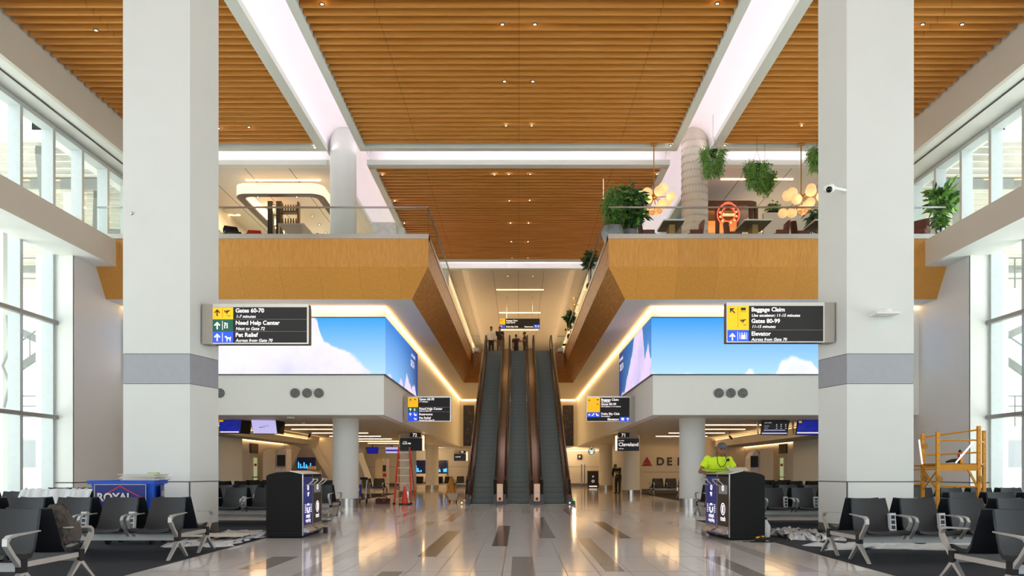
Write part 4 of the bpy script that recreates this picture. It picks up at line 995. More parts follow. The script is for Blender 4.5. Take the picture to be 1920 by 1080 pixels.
r = sign('e', 'hanging wayfinding sign above the top landing of the escalators', Y, (936.5, 597, 1012.5, 616), .2, (936.3, 936.6), 1, (937, 597.6, 1012, 615.3),
         [('sign_yellow', (937, 597.6, 947.5, 608.5)), ('sign_blue', (937, 609, 947.5, 615.3)), ('sign_blue', (1001, 608.5, 1012, 615.3))])
m = MB('sign_white')
for x, y, s, c in ((949, 602.3, 'Baggage Claim', 2.6), (949, 606.2, 'Gates 80-99', 2.4), (949, 613.8, 'Delta Sky Club', 2.6), (983.5, 613.8, 'Restrooms', 2.6)): L(m, x, y, s, c, Y)
arrow(m, 940, 612, 3.5, Y, -PI/4); arrow(m, 1009.5, 612, 3.5, Y); dog(m, 1004.5, 611.5, 1.8, Y); m.use('sign_ink'); arrow(m, 940, 601, 3.5, Y); m.build('lettering', parent=r)
m = MB('steel'); a = P(950, 597, Y); b = P(998, 597, Y)
for q in (a, b): m.cyl((q.x, Y+.1, a.z), (q.x, Y+.1, ZS), .02, seg=6)
m.build('hanger', parent=r)

# ---------------- gate number displays ----------------
def gate(num, label, Y, sbox, nbox, lines, hook):
    r = thing('gate_display', label, 'display', P((sbox[0]+sbox[2])/2, sbox[3], Y))
    a, b = P(sbox[0], sbox[1], Y), P(sbox[2], sbox[3], Y)
    MB('black').box(a.x-.02, b.x+.02, Y, Y+.12, b.z-.02, a.z+.02).build('casing', parent=r)
    m = MB('screen_dark'); m.prect(*sbox, Y, lift=0); m.build('screen', parent=r)
    m = MB('black'); m.prect(*nbox, Y, lift=-.04, t=.05); m.build('number_plate', parent=r)
    m = MB('wall_cream'); c = P(min(sbox[0], nbox[0])-.5, nbox[1]+.2, Y); m.box(a.x, b.x, Y+.12, Y+(1.9 if Y < 45 else .2), b.z+.1, P(0, nbox[1]-1, Y).z); m.use('glow_warm'); h = P(hook, 0, Y).x; m.box(h-.03, h+.03, Y+.05, Y+.15, b.z, a.z+.15); m.build('mount', parent=r)
    m = MB('sign_white')
    for x, y, s, cc in lines: m.ptext(s, x, y, cc, Y, lift=.02, bold=.02)
    m.build('lettering', parent=r)
    return r
r = gate('72', 'gate 72 screen mounted on the second left round column', 38.5, (750.5, 822.5, 790.5, 844.5), (768.5, 811.5, 789.5, 819.5), [(773.5, 818.6, '72', 6), (754, 833, '12:43 PM', 3), (756, 829, 'arrives', 1.8)], 793.5)
m = MB('skyline_blue'); m.prect(779, 824, 789, 836, 40.0, lift=.006); 
r = gate('71', 'gate 71 screen reading Cleveland on the second right round column', 38.5, (1158.5, 823, 1197.5, 844.5), (1158.8, 811.5, 1180, 819.8), [(1165, 818.8, '71', 6), (1159.5, 836.4, 'Cleveland', 6.6), (1160, 827.2, 'DL 3020', 2), (1160, 842, '3:05 pm', 2)], 1155.8)
m = MB('logo_red'); m.ppoly([(1192, 826.5), (1194.2, 823.6), (1196.4, 826.5)], 38.5, lift=.006); m.build('emblem', parent=r)
r = gate('70', 'gate 70 screen far back left of the escalators', 54.0, (851.8, 851.7, 872.5, 863.5), (861.5, 845.2, 873, 849.8), [(864, 849.2, '70', 3.4), (853.5, 857.5, '12:50 PM', 1.8)], 875.5)

# ---------------- hanging TVs ----------------
def tv(label, quad, wedge, Y, smat, art, stem, grp=None):
    cx = (quad[0][0]+quad[1][0])/2; r = thing('hanging_monitor', label, 'monitor', P(cx, quad[2][1], Y))
    q = [P(x, y, Y) for x, y in quad]; m = MB('black'); m.extr([Vector((v.x+(v.x-P(cx, 0, Y).x)*.04, Y+.002, v.z+(.02 if i < 2 else -.02))) for i, v in enumerate(q)], (0, .08, 0)); m.build('casing', parent=r)
    m = MB(smat); m.extr([Vector((v.x, Y, v.z)) for v in q], (0, -.006, 0)); sc_ = m.build('screen', parent=r)
    w = [P(x, y, Y) for x, y in wedge]; m = MB('black'); m.extr([Vector((w[0].x, Y+.03, w[0].z)), Vector((w[1].x, Y+.45, w[1].z)), Vector((w[2].x, Y+.45, w[2].z)), Vector((w[3].x, Y+.03, w[3].z))], (0, .06, 0)); m.build('back_casing', parent=r)
    s_ = P(stem, 0, Y).x; MB('black').box(s_-.03, s_+.03, Y+.1, Y+.16, q[0].z, 3.14).build('hanger', parent=r)
    if art: 
        m = MB('sign_white'); art(m); m.build('screen_graphics', parent=sc_)
Y = 29.0
tv('monitor with blue picture hanging nearest the left square column', [(411.5, 789.5), (452, 787.5), (449.5, 812), (412.5, 811.5)], [(452, 787.5), (463.5, 788.5), (460.5, 813), (449.5, 812.5)], Y, 'screen_blue', lambda m: (m.prect(413, 809, 448, 811, 29.0, .01), m.use('sign_yellow'), m.prect(411, 787.5, 419, 791, 29.0, .02)), 435.5)
tv('monitor showing a pale lilac logo page, left gate hall', [(471, 787.5), (516.5, 788), (519.5, 813), (475, 812.5)], [(516.5, 788), (527.8, 789.5), (524, 813.5), (519.5, 813)], Y, 'screen_lilac', lambda m: (m.use('ink'), m.ptext('DELTA', 489.5, 802, 1.8, 29.0, lift=.012, bold=.02), m.ppoly([(486.5, 802), (488, 799.5), (489.3, 802)], 29.0, .012), m.prect(494, 798, 505, 798.6, 29.0, .012)), 498.5)
def art_tbl(m):
    m.ptext('Seats Available', 1433, 793.3, 1.6, 29.0, lift=.012)
    for y, s_ in ((799.5, 'Main Cabin'), (803.3, 'Comfort')): m.ptext(s_, 1433, y, 1.4, 29.0, lift=.012)
    for x in (1455, 1463.5, 1472): 
        for y in (796, 799.3, 803): m.prect(x, y-.5, x+2, y+.5, 29.0, .012)
    m.use('screen_lilac'); m.prect(1432, 806, 1472, 807.3, 29.0, .012); m.prect(1428, 811.3, 1475, 813.6, 29.0, .012)
tv('monitor with a dark table of text, right gate hall', [(1431, 788.5), (1479.5, 789), (1475.5, 815), (1427.5, 814.5)], [(1420.5, 790.5), (1431, 788.5), (1427.5, 814.5), (1423.5, 815)], Y, 'screen_dark', art_tbl, 1449.5)
tv('monitor with blue picture hanging nearest the right square column', [(1497, 789), (1536, 788.5), (1536, 815), (1493.5, 814.5)], [(1485.5, 790), (1497, 789), (1493.5, 814.5), (1489, 815)], Y, 'screen_blue', lambda m: (m.prect(1494, 810.5, 1536, 812.5, 29.0, .01), m.use('sign_yellow'), m.prect(1497.5, 789.5, 1503, 793, 29.0, .02)), 1514)
Y = 57.0
tv('small far monitor with blue picture behind the near left round column', [(688, 839), (710, 839), (708.5, 850.3), (689.5, 850.3)], [(685.2, 838.5), (688, 839), (689.5, 850.3), (687, 850)], Y, 'screen_blue', None, 698)
tv('small far monitor with landscape picture left of the ladder', [(722.5, 838.5), (748, 838.5), (748, 850), (723.5, 850)], [(722, 838.5), (722.5, 838.5), (723.5, 850), (723, 850)], Y, 'screen_lilac', lambda m: (m.use('screen_blue'), m.prect(723.5, 843, 747, 846, 57.0, .02)), 735)
tag(MB('screen_blue').box(-8.4, -8.1, 57.3, 57.32, 2.2, 2.3).build('small_screen'), 'tiny blue status light among the far left monitors', 'light')

# ---------------- linear lights ----------------
def linlight(x0, x1, Y, z, lab, grp):
    m = MB('glow_line'); m.box(x0, x1, Y-.04, Y+.04, z-.03, z); return tag(m.build('linear_light'), lab, 'light', grp)
for s, nm in ((-1, 'left'), (1, 'right')):
    for yy in (32.0, 35.3, 38.8, 42.4) + ((46, 49.6, 53.2) if s < 0 else ()):
        a, b = sorted((s*7.3, s*10.0)); linlight(a, b, yy, 3.12, 'slim warm linear light set in the %s gate hall ceiling' % nm, 'linear lights of the %s gate hall' % nm)
for yy, w in ((48.2, 1.42), (55.2, 1.42), (61.9, 1.42)): linlight(-w+.1, w+.1, yy, ZS-.02, 'slim warm linear light in the ceiling beyond the escalators', 'linear lights above the upper landing')
for s, x0, x1, yy, lab in ((-1, -10.25, -7.45, 30.1, 'warm linear light in front of the white ceiling canopy, left lounge'), (-1, -12.6, -11.9, 34.2, 'short warm linear light behind the canopy, left lounge'), (1, 7.6, 10.3, 30.0, 'warm linear light behind the hanging plants, right lounge'), (1, 10.4, 14.0, 36.5, 'farther warm linear light by the second globe chandelier')):
    linlight(x0, min(x1, 12.8), yy, ZS, lab, None)
# dropped ledges with cove light in the gate halls
for s, nm, xi, xw, y0, y1, zb_ in ((-1, 'left', 11.5, 12.69, 30, 54, 2.72), (1, 'right', 11.1, 12.87, 30, 45.4, 2.62)):
    m = MB('wall_cream'); m.box(*sorted((s*xi, s*(xi+.08))), y0, y1, zb_, 3.0); m.box(*sorted((s*(xi+.08), s*(xw-.15))), y0, y1, zb_, zb_+.06)
    struct(m.build('ceiling'), 'dropped ledge along the %s gate hall ceiling' % nm)
    m = MB('glow_warm'); m.box(*sorted((s*(xi+.1), s*(xi+.16))), y0, y1, 3.0, 3.03); o = m.build('light_strip'); tag(o, 'warm cove light along the top of the %s ledge' % nm, 'light strip')
    m = MB('glow_warm'); m.box(*sorted((s*(xw-.08), s*(xw-.03))), 36.3 if s < 0 else 37, 43 if s < 0 else 45.4, zb_-.02, zb_+.02); o = m.build('light_strip'); tag(o, 'warm light line grazing the %s gate hall side wall' % nm, 'light strip')
    m = MB('bulkhead_white'); m.box(*sorted((s*(xw-.2), s*xw)), 33.5, 36.2 if s < 0 else 36.9, 0, zb_); struct(m.build('wall_%s' % nm), 'plain pier at the start of the %s gate hall side wall' % nm)
m = MB('glow_warm'); m.box(1.9, 6.6, 65.8, 65.85, 2.95, 3.0); tag(m.build('light_strip'), 'warm cove light high on the far wall, right of the escalators', 'light strip')
point('far_wall_lamp', (4.5, 64.5, 2.6), 60, WARM2); point('far_wall_lamp', (-7, 63.5, 2.6), 90, WARM2); area('logo_wall_lamp', (9.5, 44.9, 3.05), (-.5, 0, 0), 5, .1, 12, WARM)

# ---------------- gate hall furnishings ----------------
def door(s, xw, Yd, nm):
    r = thing('door_%d' % (3 if s < 0 else 4), 'pale service door with narrow lit window in the %s gate hall' % nm, 'door', (s*xw, Yd, 0)); r['kind'] = 'structure'
    m = MB('cabinet_beige'); m.box(*sorted((s*(xw-.03), s*xw)), Yd-.5, Yd+.5, 0, 2.1); m.build('door_leaf', parent=r)
    m = MB('door_glow'); m.box(*sorted((s*(xw-.04), s*(xw-.03))), Yd-.25, Yd+.25, .25, 1.9); m.build('vision_panel', parent=r)
    m = MB('red'); m.box(*sorted((s*(xw-.05), s*(xw-.04))), Yd-.2, Yd+.15, 1.5, 1.62); m.build('notice', parent=r)
    m = MB('steel'); m.box(*sorted((s*(xw-.07), s*(xw-.03))), Yd-.45, Yd+.45, .95, 1.0); m.build('push_bar', parent=r)
    r = thing('framed_picture', 'dark framed picture above the service door, %s gate hall' % nm, 'picture', (s*xw, Yd, 2.1))
    m = MB('black'); m.box(*sorted((s*(xw-.06), s*xw)), Yd-.75, Yd+.35, 2.12, 2.58); m.build('frame', parent=r)
    m = MB('picture_dark'); m.box(*sorted((s*(xw-.07), s*(xw-.06))), Yd-.7, Yd+.3, 2.15, 2.55); m.build('print', parent=r)
door(-1, 12.69, 38.5, 'left'); door(1, 12.87, 39.0, 'right')
def kiosk(s, Yk, xa, xb, xc, ytop, nm, sx0, sx1):
    c0, c1, c2 = P(xa, 0, Yk).x, P(xb, 0, Yk).x, P(xc, 0, Yk).x; zt = P(0, ytop, Yk).z
    r = thing('kiosk', 'beige cabinet kiosk with printed side and dark monitor, %s' % nm, 'kiosk', ((c0+c1)/2, Yk, 0))
    m = MB('cabinet_beige'); m.extr([(c0, Yk, 0), (c1, Yk, 0), (c1, Yk, zt), (c0+(c1-c0)*(.35 if s < 0 else 0), Yk, zt), (c0, Yk, zt-(.2 if s < 0 else 0))], (0, 1.2, 0)); m.build('cabinet', parent=r)
    m = MB('print_white'); a, b = sorted((c1 if s < 0 else c0, c2)); m.extr([(a, Yk+.05, 0), (b, Yk+.05, 0), (b, Yk+.05, zt-(.25 if s > 0 else 0)), ((a+b)/2, Yk+.05, zt), (a, Yk+.05, zt-(.25 if s < 0 else .4))], (0, .9, 0)); m.build('printed_panel', parent=r)
    m = MB('print_white'); m.use('black'); p0, p1 = P(sx0, ytop+12, Yk), P(sx1, ytop+33 if Yk < 45 else ytop+24, Yk); m.box(p0.x, p1.x, Yk-.15, Yk-.08, p1.z, p0.z); m.build('monitor', parent=r)
    m = MB('red'); m.box(a+.02, b-.02, Yk+.03, Yk+.05, .9, 1.1); m.build('stripe', parent=r)
kiosk(-1, 38.5, 493, 516, 536, 841, 'left gate hall', 521, 536)
kiosk(1, 38.5, 1425, 1450, 1408, 843, 'right gate hall', 1406, 1420)
kiosk(-1, 52.0, 703.5, 717, 725, 860, 'far left behind the round column', 718.5, 724)
# V braces
m = MB('wall_cream')
r = None
for (xa, ya, xb, yb), lab in (((561, 838, 542, 876), 'slanting brace left of the skyline picture'), ((590, 841, 639, 926), 'slanting brace right of the skyline picture'), ((674, 850, 700, 920), 'pale slanting brace just right of the near round column')):
    Yb_ = 43.55 if xa < 600 else 48.0; a, b = P(xa, ya, Yb_), P(xb, yb, Yb_); m = MB('wall_cream' if xa < 600 else 'bulkhead_white'); m.bar(a, b, .30, .3, up=(0, 1, 0)); tag(m.build('diagonal_brace'), lab, 'brace')
m = MB('wall_cream'); m.box(-12.68, -10.1, 43.9, 44.1, 0, 3.1); struct(m.build('wall_partition'), 'warm partition wall behind the skyline picture')
def skyline(x0, y0, x1, y1, Yp, lab, n, seed, back=.08):
    random.seed(seed); r = thing('skyline_picture', lab, 'picture', P((x0+x1)/2, y1, Yp)); a, b = P(x0, y0, Yp), P(x1, y1, Yp)
    MB('skyline_navy').box(a.x, b.x, Yp, Yp+back, b.z, a.z).build('panel', parent=r)
    m = MB('skyline_blue'); x = a.x+.05
    while x < b.x-.12:
        w = random.uniform(.05, .15)*(b.x-a.x)/2.2; h = random.uniform(.1, .5)*(a.z-b.z)
        if random.random() < .65: m.box(x, x+w, Yp-.01, Yp, b.z+.12*(a.z-b.z), b.z+.12*(a.z-b.z)+h)
        if random.random() < .2: m.box(x+w*.4, x+w*.55, Yp-.01, Yp, b.z+h, b.z+h+.25*(a.z-b.z))
        x += w+random.uniform(.0, .06)
    m.build('skyline', parent=r)
skyline(557, 857.5, 591, 881, 43.7, 'dark picture with blue city skyline near the slanting braces', 9, 2)
skyline(776, 863, 838, 888, 65.8, 'wide dark picture with glowing blue city skyline on the far wall', 20, 8)
m = MB('cabinet_beige'); a, b = P(512, 880.5, 42.3), P(604, 886, 42.3); m.box(-12.5, P(600, 0, 42.3).x, 42.0, 42.7, 0, a.z-.02); m.use('wood_bar'); m.box(-12.55, P(601, 0, 42.3).x+.03, 41.95, 42.75, a.z-.04, a.z+.01); tag(m.build('gate_counter'), 'long gate counter with light timber top, left gate hall', 'counter')
for x in (581, 588.5):
    a = P(x, 880.3, 42.3); tag(MB('cabinet_beige').box(a.x-.1, a.x+.1, 42.2, 42.4, a.z, a.z+.18).build('small_box'), 'little beige box standing on the gate counter', 'box', 'boxes on the gate counter')
# right hall: airline logo wall
Y = 45.39
r = thing('wall_logo', 'DELTA wall lettering with red triangle on the warm right wall', 'sign', P(1240, 873, Y))
m = MB('logo_red'); m.ppoly([(1213, 856), (1221.3, 870.2), (1213, 866.4), (1204.7, 870.2)], Y, 0, .03); m.ppoly([(1213, 867.6), (1222, 871.8), (1223, 873.4), (1203, 873.4), (1204, 871.8)], Y, 0, .03); m.build('emblem', parent=r)
m = MB('logo_ink')
for i, ch in enumerate('DELTA'): m.ptext(ch, 1230.5+i*19.5, 872, 14.3, Y, lift=.01, bold=.03, ext=.01)
m.build('lettering', parent=r)
m = MB('red'); a, b = P(1371, 871, Y), P(1383, 874, Y); m.box(a.x, b.x, Y-.04, Y, b.z, a.z); tag(m.build('wall_notice'), 'small red notice on the warm wall behind the worker', 'notice')
# round coffee sign
Y = 58.0; c = P(1109, 846.5, Y); r = thing('hanging_round_sign', 'round green and white coffee shop sign hanging far right of the escalators', 'sign', c)
m = MB('logo_white'); m.disc((c.x, Y, c.z), .27, (0, -1, 0), t=.05); m.build('disc', parent=r)
m = MB('logo_green'); m.ring((c.x, Y-.05, c.z), .20, .26, (0, -1, 0), t=.01); m.extr([(c.x-.10, Y-.06, c.z+.10), (c.x, Y-.06, c.z+.24), (c.x+.10, Y-.06, c.z+.10)], (0, -.01, 0))
for s in (-1, 1):
    for k in range(3): m.tube([(c.x+s*(.07+k*.045), Y-.06, c.z+.09-k*.03), (c.x+s*(.11+k*.04), Y-.06, c.z-.02), (c.x+s*(.07+k*.035), Y-.06, c.z-.13)], .012, 5)
m.build('emblem', parent=r); m = MB('black')
for s in (-1, 1): m.cyl((c.x+s*.12, Y-.02, c.z+.24), (c.x+s*.12, Y-.02, 3.15), .015, seg=6)
m.build('hanger', parent=r)
Y = 60.0; a, b = P(1102, 884, Y), P(1122, 912, Y); r = thing('waste_bin', 'distant dark twin waste bin at the far right, below the round sign', 'bin', ((a.x+b.x)/2, Y, 0))
MB('bin_brown').box(a.x, b.x, Y, Y+.6, 0, a.z).build('body', parent=r); MB('wood_bar').box(a.x-.02, b.x+.02, Y-.02, Y+.62, a.z, a.z+.06).build('top', parent=r)
m = MB('sign_white'); m.ring(((a.x+b.x)/2, Y-.005, .5), .07, .1, (0, -1, 0)); m.ring(((a.x+b.x)/2, Y-.005, .85), .04, .06, (0, -1, 0)); m.box(a.x+.1, b.x-.1, Y-.01, Y, .08, .16); m.build('markings', parent=r)
for x, lab in ((1090.5, 'left'), (1096, 'right')):
    a = P(x, 871, 64.5); tag(MB('steel').box(a.x-.05, a.x+.05, 64.4, 64.5, .2, a.z).build('door_pull'), '%s one of two tall steel door pulls at the far right' % lab, 'handle')
a = P(1082.5, 852, 65.8); b = P(1091, 861, 65.8); r = thing('framed_picture', 'small square dark frame on the far wall under the cove light', 'picture', ((a.x+b.x)/2, 65.8, b.z)); MB('black').box(a.x, b.x, 65.8, 65.9, b.z, a.z).build('frame', parent=r); MB('print_white').box(a.x+.12, b.x-.12, 65.78, 65.8, b.z+.12, a.z-.1).build('print', parent=r)
a = P(1163.5, 845, 63); b = P(1171, 872, 63); tag(MB('pink_wall').box(a.x, b.x, 63, 63.1, 0, a.z).build('banner'), 'dusky pink upright banner beside the bending worker', 'banner')
a = P(1148, 888, 56.0); tag(MB('rubber').box(a.x-.1, a.x+.12, 55.9, 56.2, .95, 1.2).build('machine'), 'small dark machine seen just left of the bending worker', 'machine')
tag(MB('cabinet_beige').box(a.x-.4, 6.88, 55.8, 56.3, 0, .95).build('counter'), 'low warm counter carrying the small dark machine', 'counter')
m = MB('cabinet_beige'); m.box(-8.6, -5.8, 64.6, 65.2, 0, 1.05); tag(m.build('gate_counter'), 'low counter under the wide skyline picture', 'counter')

# ---------------- downlights ----------------
DL = None
def down(x, y, zc, lab, grp, rr=.05):
    Yd = F*(zc-CZ)/(HY-y); p = P(x, y, Yd); global DL
    if DL is None:
        r = thing('downlight', lab, 'light', (p.x, Yd, zc), 0, grp)
        m = MB('lamp_ring'); m.ring((0, 0, 0), .038, .065, (0, 0, -1), seg=16, t=.02); m.build('trim_ring', parent=r, local=True)
        m = MB('glow_spot'); m.disc((0, 0, .01), .038, (0, 0, -1), seg=16, t=.015); m.build('lens', parent=r, local=True); DL = r
    else: dup(DL, (p.x, Yd, zc), 0, lab, grp)
g1 = 'downlights in the near timber ceilings'
for x, y in ((942, 45), (1003, 45), (946, 152), (999, 152), (949, 235), (997, 235), (590, 275.5), (1257, 272), (1359, 272), (1503, 235), (410, 240), (467, 238), (180, 56), (1730, 45), (1804, 45), (604, 7), (1345, 6)):
    down(x, y, ZS, 'small bright downlight between the slats of the near timber ceilings', g1)
for x, y in ((717, 327), (927, 327), (954, 326.5), (994, 326), (1232, 326), (740, 376.5), (955, 376), (993, 375.5), (758, 418), (957, 418), (991, 418), (959, 453), (990, 453), (960, 483), (990, 483)):
    down(x, y, ZS, 'small bright downlight in the timber ceiling above the escalators', 'downlights above the escalators')
for x, y in ((952, 517.5), (999.5, 517.5)): down(x, y, ZS-.02, 'bright downlight in the pale ceiling beyond the escalators', 'downlights beyond the escalators')
for x, y in ((483.5, 369), (556.5, 369), (585.5, 404.5), (599, 420.5), (440, 402), (611, 436)): down(x, y, ZS, 'warm downlight in the left lounge ceiling', 'downlights of the left lounge')
for x, y in ((1489, 421), (1455, 384)): down(x, y, ZS, 'warm downlight in the right lounge ceiling', 'downlights of the right lounge')

# ---------------- left lounge ----------------
zc0, zc1 = CZ+10.26, CZ+10.65; Yq = 29.6
xL, xR = P(437, 0, Yq).x, P(604, 0, Yq).x
def rrect(x0, x1, y0, y1, r, n=6):
    q = []
    for cx, cy, a0 in ((x1-r, y1-r, 0), (x0+r, y1-r, PI/2), (x0+r, y0+r, PI), (x1-r, y0+r, 1.5*PI)):
        q += [(cx+r*math.cos(a0+PI/2*k/n), cy+r*math.sin(a0+PI/2*k/n)) for k in range(n+1)]
    return q
o_ = rrect(xL, xR, Yq, 36.5, .45); i_ = rrect(xL+.28, xR-.28, Yq+.28, 36.2, .3)
r = thing('ceiling_canopy', 'white rounded rectangular canopy hanging over the left lounge bar', 'canopy', ((xL+xR)/2, 33, zc0))
mat('canopy_lit_white', 'fde9c9', .5, emit=.55); m = MB('canopy_lit_white')  # emission stands in for light falling on the fascia
m.rings([[(x, y, zc0) for x, y in o_], [(x, y, zc1) for x, y in o_], [(x, y, zc1) for x, y in i_], [(x, y, zc0+.03) for x, y in i_]], cap=False); m.build('fascia', parent=r)
m = MB('wood_dark'); m.rings([[(x, y, zc0-.03) for x, y in o_], [(x, y, zc0) for x, y in o_], [(x, y, zc0+.03) for x, y in i_], [(x, y, zc0-.03) for x, y in i_], [(x, y, zc0-.03) for x, y in o_]], cap=False); m.build('underside', parent=r)
m = MB('glow_line'); m.box(xL+.32, xL+.36, Yq+.6, 35.5, zc0-.01, zc0+.03); m.build('light_line', parent=r)
m = MB('black')
for x in (508, 524): a = P(x, 365, 30.8); m.box(a.x-.1, a.x+.1, 30.7, 30.9, ZF, zc0+.1)
m.use('brass')
for j in range(7):
    z = 8.6+j*.42; a = P(516, 0, 30.8)
    m.tube([(a.x-.13, 30.75, z+.05), (a.x-.13, 30.75, z+.33), (a.x-.08, 30.75, z+.38), (a.x+.08, 30.75, z+.38), (a.x+.13, 30.75, z+.33), (a.x+.13, 30.75, z+.05), (a.x+.08, 30.75, z), (a.x-.08, 30.75, z), (a.x-.13, 30.75, z+.05)], .02, 5)
tag(m.build('bar_tower'), 'tall black and brass bar tower under the white canopy', 'shelving')
m = MB('wood_dark'); 
for z in (9.3, 9.8, 10.3, 10.8): m.box(P(528, 0, 29.6).x, P(560, 0, 29.6).x, 29.45, 29.75, z, z+.05)
m.use('gold_art')
for j in range(4):
    for k in range(6): x = P(531+k*5, 0, 29.6).x; m.cyl((x, 29.55, 9.35+j*.5), (x, 29.55, 9.6+j*.5), .04, .02, seg=8)
for x in (528, 560): q = P(x, 0, 29.6).x; m.box(q-.03, q+.03, 29.5, 29.7, ZF, 11.2)
tag(m.build('bar_shelves'), 'dark bar shelves with bottles glinting behind the brass tower', 'shelving')
Yt = 26.0
a, b = P(521, 418.5, Yt), P(564, 418.5, Yt)
r = thing('bar_table', 'pale framed high table near the left balcony glass', 'table', ((a.x+b.x)/2, Yt, ZF))
m = MB('steel_edge'); m.box(a.x, b.x+.1, Yt, Yt+1.6, a.z-.04, a.z); m.build('table_top', parent=r)
for x, y in ((a.x+.03, Yt+.03), (b.x+.05, Yt+.03), (a.x+.03, Yt+1.5), (b.x+.05, Yt+1.5)): MB('steel_edge').box(x-.02, x+.02, y-.02, y+.02, ZF, a.z-.04).build('leg', parent=r)
def lchair(x, y, rz, lab, mt='black', h=.42):
    r = thing('lounge_chair', lab, 'chair', (x, y, ZF), rz)
    m = MB(mt); m.rings([[(w, .18-.0*k, .42), (w, .25, .62), (w*.8, .3, .42+h), (w*.8, .26, .42+h), (w, .2, .6), (w, .14, .42)] for k, w in enumerate((-.24, 0, .24))]); m.build('backrest', parent=r, local=True, smooth=True)
    m = MB(mt); m.box(-.25, .25, -.25, .22, .40, .46); m.build('seat', parent=r, local=True, bevel=.02)
    for sx in (-.2, .2):
        for sy in (-.2, .17): MB('black').cyl((sx, sy, 0), (sx, sy, .4), .015, seg=6).build('leg', parent=r, local=True)
    return r
for x, yq, rz, lab in ((435, 25.4, .5, 'black lounge chair at the far left of the left balcony'), (447, 26.2, -.6, 'second black lounge chair near the left square column'), (475, 25.8, .2, 'red-backed lounge chair on the left balcony')):
    lchair(P(x, 0, yq).x, yq, rz, lab, 'red' if x == 475 else 'black', .32)
a = P(589, 0, 25.6); r = thing('cash_register', 'dark register box on the left balcony beside the column', 'machine', (a.x, 25.6, ZF)); MB('cabinet_beige').box(a.x-.3, a.x+.3, 25.4, 26.0, ZF, ZF+.05).build('base', parent=r)
m = MB('black'); m.box(a.x-.22, a.x+.15, 25.5, 25.9, ZF+.05, ZF+.3); m.box(a.x+.1, a.x+.16, 25.5, 25.8, ZF+.2, ZF+.48); m.build('body', parent=r)
a, b = P(697.5, 416.5, 25.4), P(742.5, 440, 25.4); tag(MB('print_white').box(a.x, b.x, 25.4, 26.0, ZF, a.z).build('planter_box'), 'plain white box cabinet behind the left balcony glass', 'cabinet')
MATS['box_white'] = MATS['bulkhead_white']
a, b = P(747.5, 427, 26.0), P(758, 437, 26.0); tag(MB('bulkhead_white').box(a.x, b.x, 26, 26.4, ZF, a.z).build('small_cabinet'), 'small white box right of the white cabinet on the left balcony', 'cabinet')
r = thing('stanchion', 'thin dark stand near the left balcony corner', 'stand', (P(771, 0, 27).x, 27, ZF)); x = P(771, 0, 27).x
MB('black').cyl((x, 27, ZF), (x, 27, ZF+.85), .02, seg=8).build('post', parent=r); MB('black').cyl((x, 27, ZF), (x, 27, ZF+.03), .18).build('base', parent=r)

# ---------------- right lounge ----------------
def table(xa, xb, yt, Y0, dY, lab):
    a, b = P(xa, yt, Y0), P(xb, yt, Y0); w = b.x-a.x
    r = thing('lounge_table', lab, 'table', ((a.x+b.x)/2, Y0+dY/2, ZF)); z = a.z
    m = MB('table_white'); m.box(a.x, b.x, Y0, Y0+dY, z-.04, z); m.use('table_under'); m.box(a.x+.02, b.x-.02, Y0+.02, Y0+dY-.02, z-.06, z-.04); m.build('table_top', parent=r, bevel=.01)
    MB('table_leg').box((a.x+b.x)/2-.09, (a.x+b.x)/2+.09, Y0+dY*.3, Y0+dY*.7, ZF+.03, z-.06).build('pedestal', parent=r)
    MB('table_leg').box((a.x+b.x)/2-.3, (a.x+b.x)/2+.3, Y0+dY*.2, Y0+dY*.8, ZF, ZF+.03).build('base', parent=r)
table(1244, 1285, 410.5, 25.0, 1.2, 'white-topped table beside the patterned upper column')
table(1396, 1449, 410.5, 25.0, 1.2, 'white-topped table right of the red neon sign')
table(1528, 1580, 410.5, 25.0, 1.2, 'white-topped table partly behind the right square column')
def armchair(x, y, rz, lab):
    r = thing('armchair', lab, 'chair', (x, y, ZF), rz)
    m = MB('chair_maroon'); m.rings([[(-.27+.02*t, .16+.05*t, .40+.46*t), (-.1, .24+.06*t, .40+.5*t), (.1, .24+.06*t, .40+.5*t), (.27-.02*t, .16+.05*t, .40+.46*t), (.2-.02*t, .12+.05*t, .40+.44*t), (-.2+.02*t, .12+.05*t, .40+.44*t)] for t in (0, .35, .7, 1)]); m.build('backrest', parent=r, local=True, smooth=True)
    m = MB('chair_maroon'); m.box(-.28, .28, -.3, .2, .28, .44); m.build('seat', parent=r, local=True, bevel=.04)
    m = MB('chair_maroon')
    for s in (-1, 1): m.box(*sorted((s*.24, s*.30)), -.22, .16, .40, .54)
    m.build('armrest', parent=r, local=True, bevel=.02)
    for sx in (-.22, .22):
        for sy in (-.25, .15): MB('black').cyl((sx, sy, 0), (sx, sy, .28), .018, seg=6).build('leg', parent=r, local=True)
for x, yq, rz, lab in ((1212, 25.6, PI/2, 'maroon armchair facing right beside the big planter'), (1303, 25.6, -PI/2, 'maroon armchair facing left in front of the patterned column'), (1374, 25.8, PI/2, 'dark maroon armchair directly in front of the red neon sign'), (1463, 25.6, -PI/2, 'maroon armchair facing left, right of the neon sign table'), (1500, 25.7, PI/2, 'maroon armchair facing right under the second chandelier'), (1487, 27.5, 2.5, 'small maroon armchair set back between the two right tables'), (1723, 25.2, -.8, 'maroon armchair glimpsed right of the right square column')):
    armchair(P(x, 0, yq).x, yq, rz, lab)
a = P(1272, 0, 25.3); r = thing('spray_bottle', 'blue spray bottle on the table by the patterned column', 'bottle', (a.x, 25.3, CZ+7.88)); z = P(0, 410.5, 25.0).z
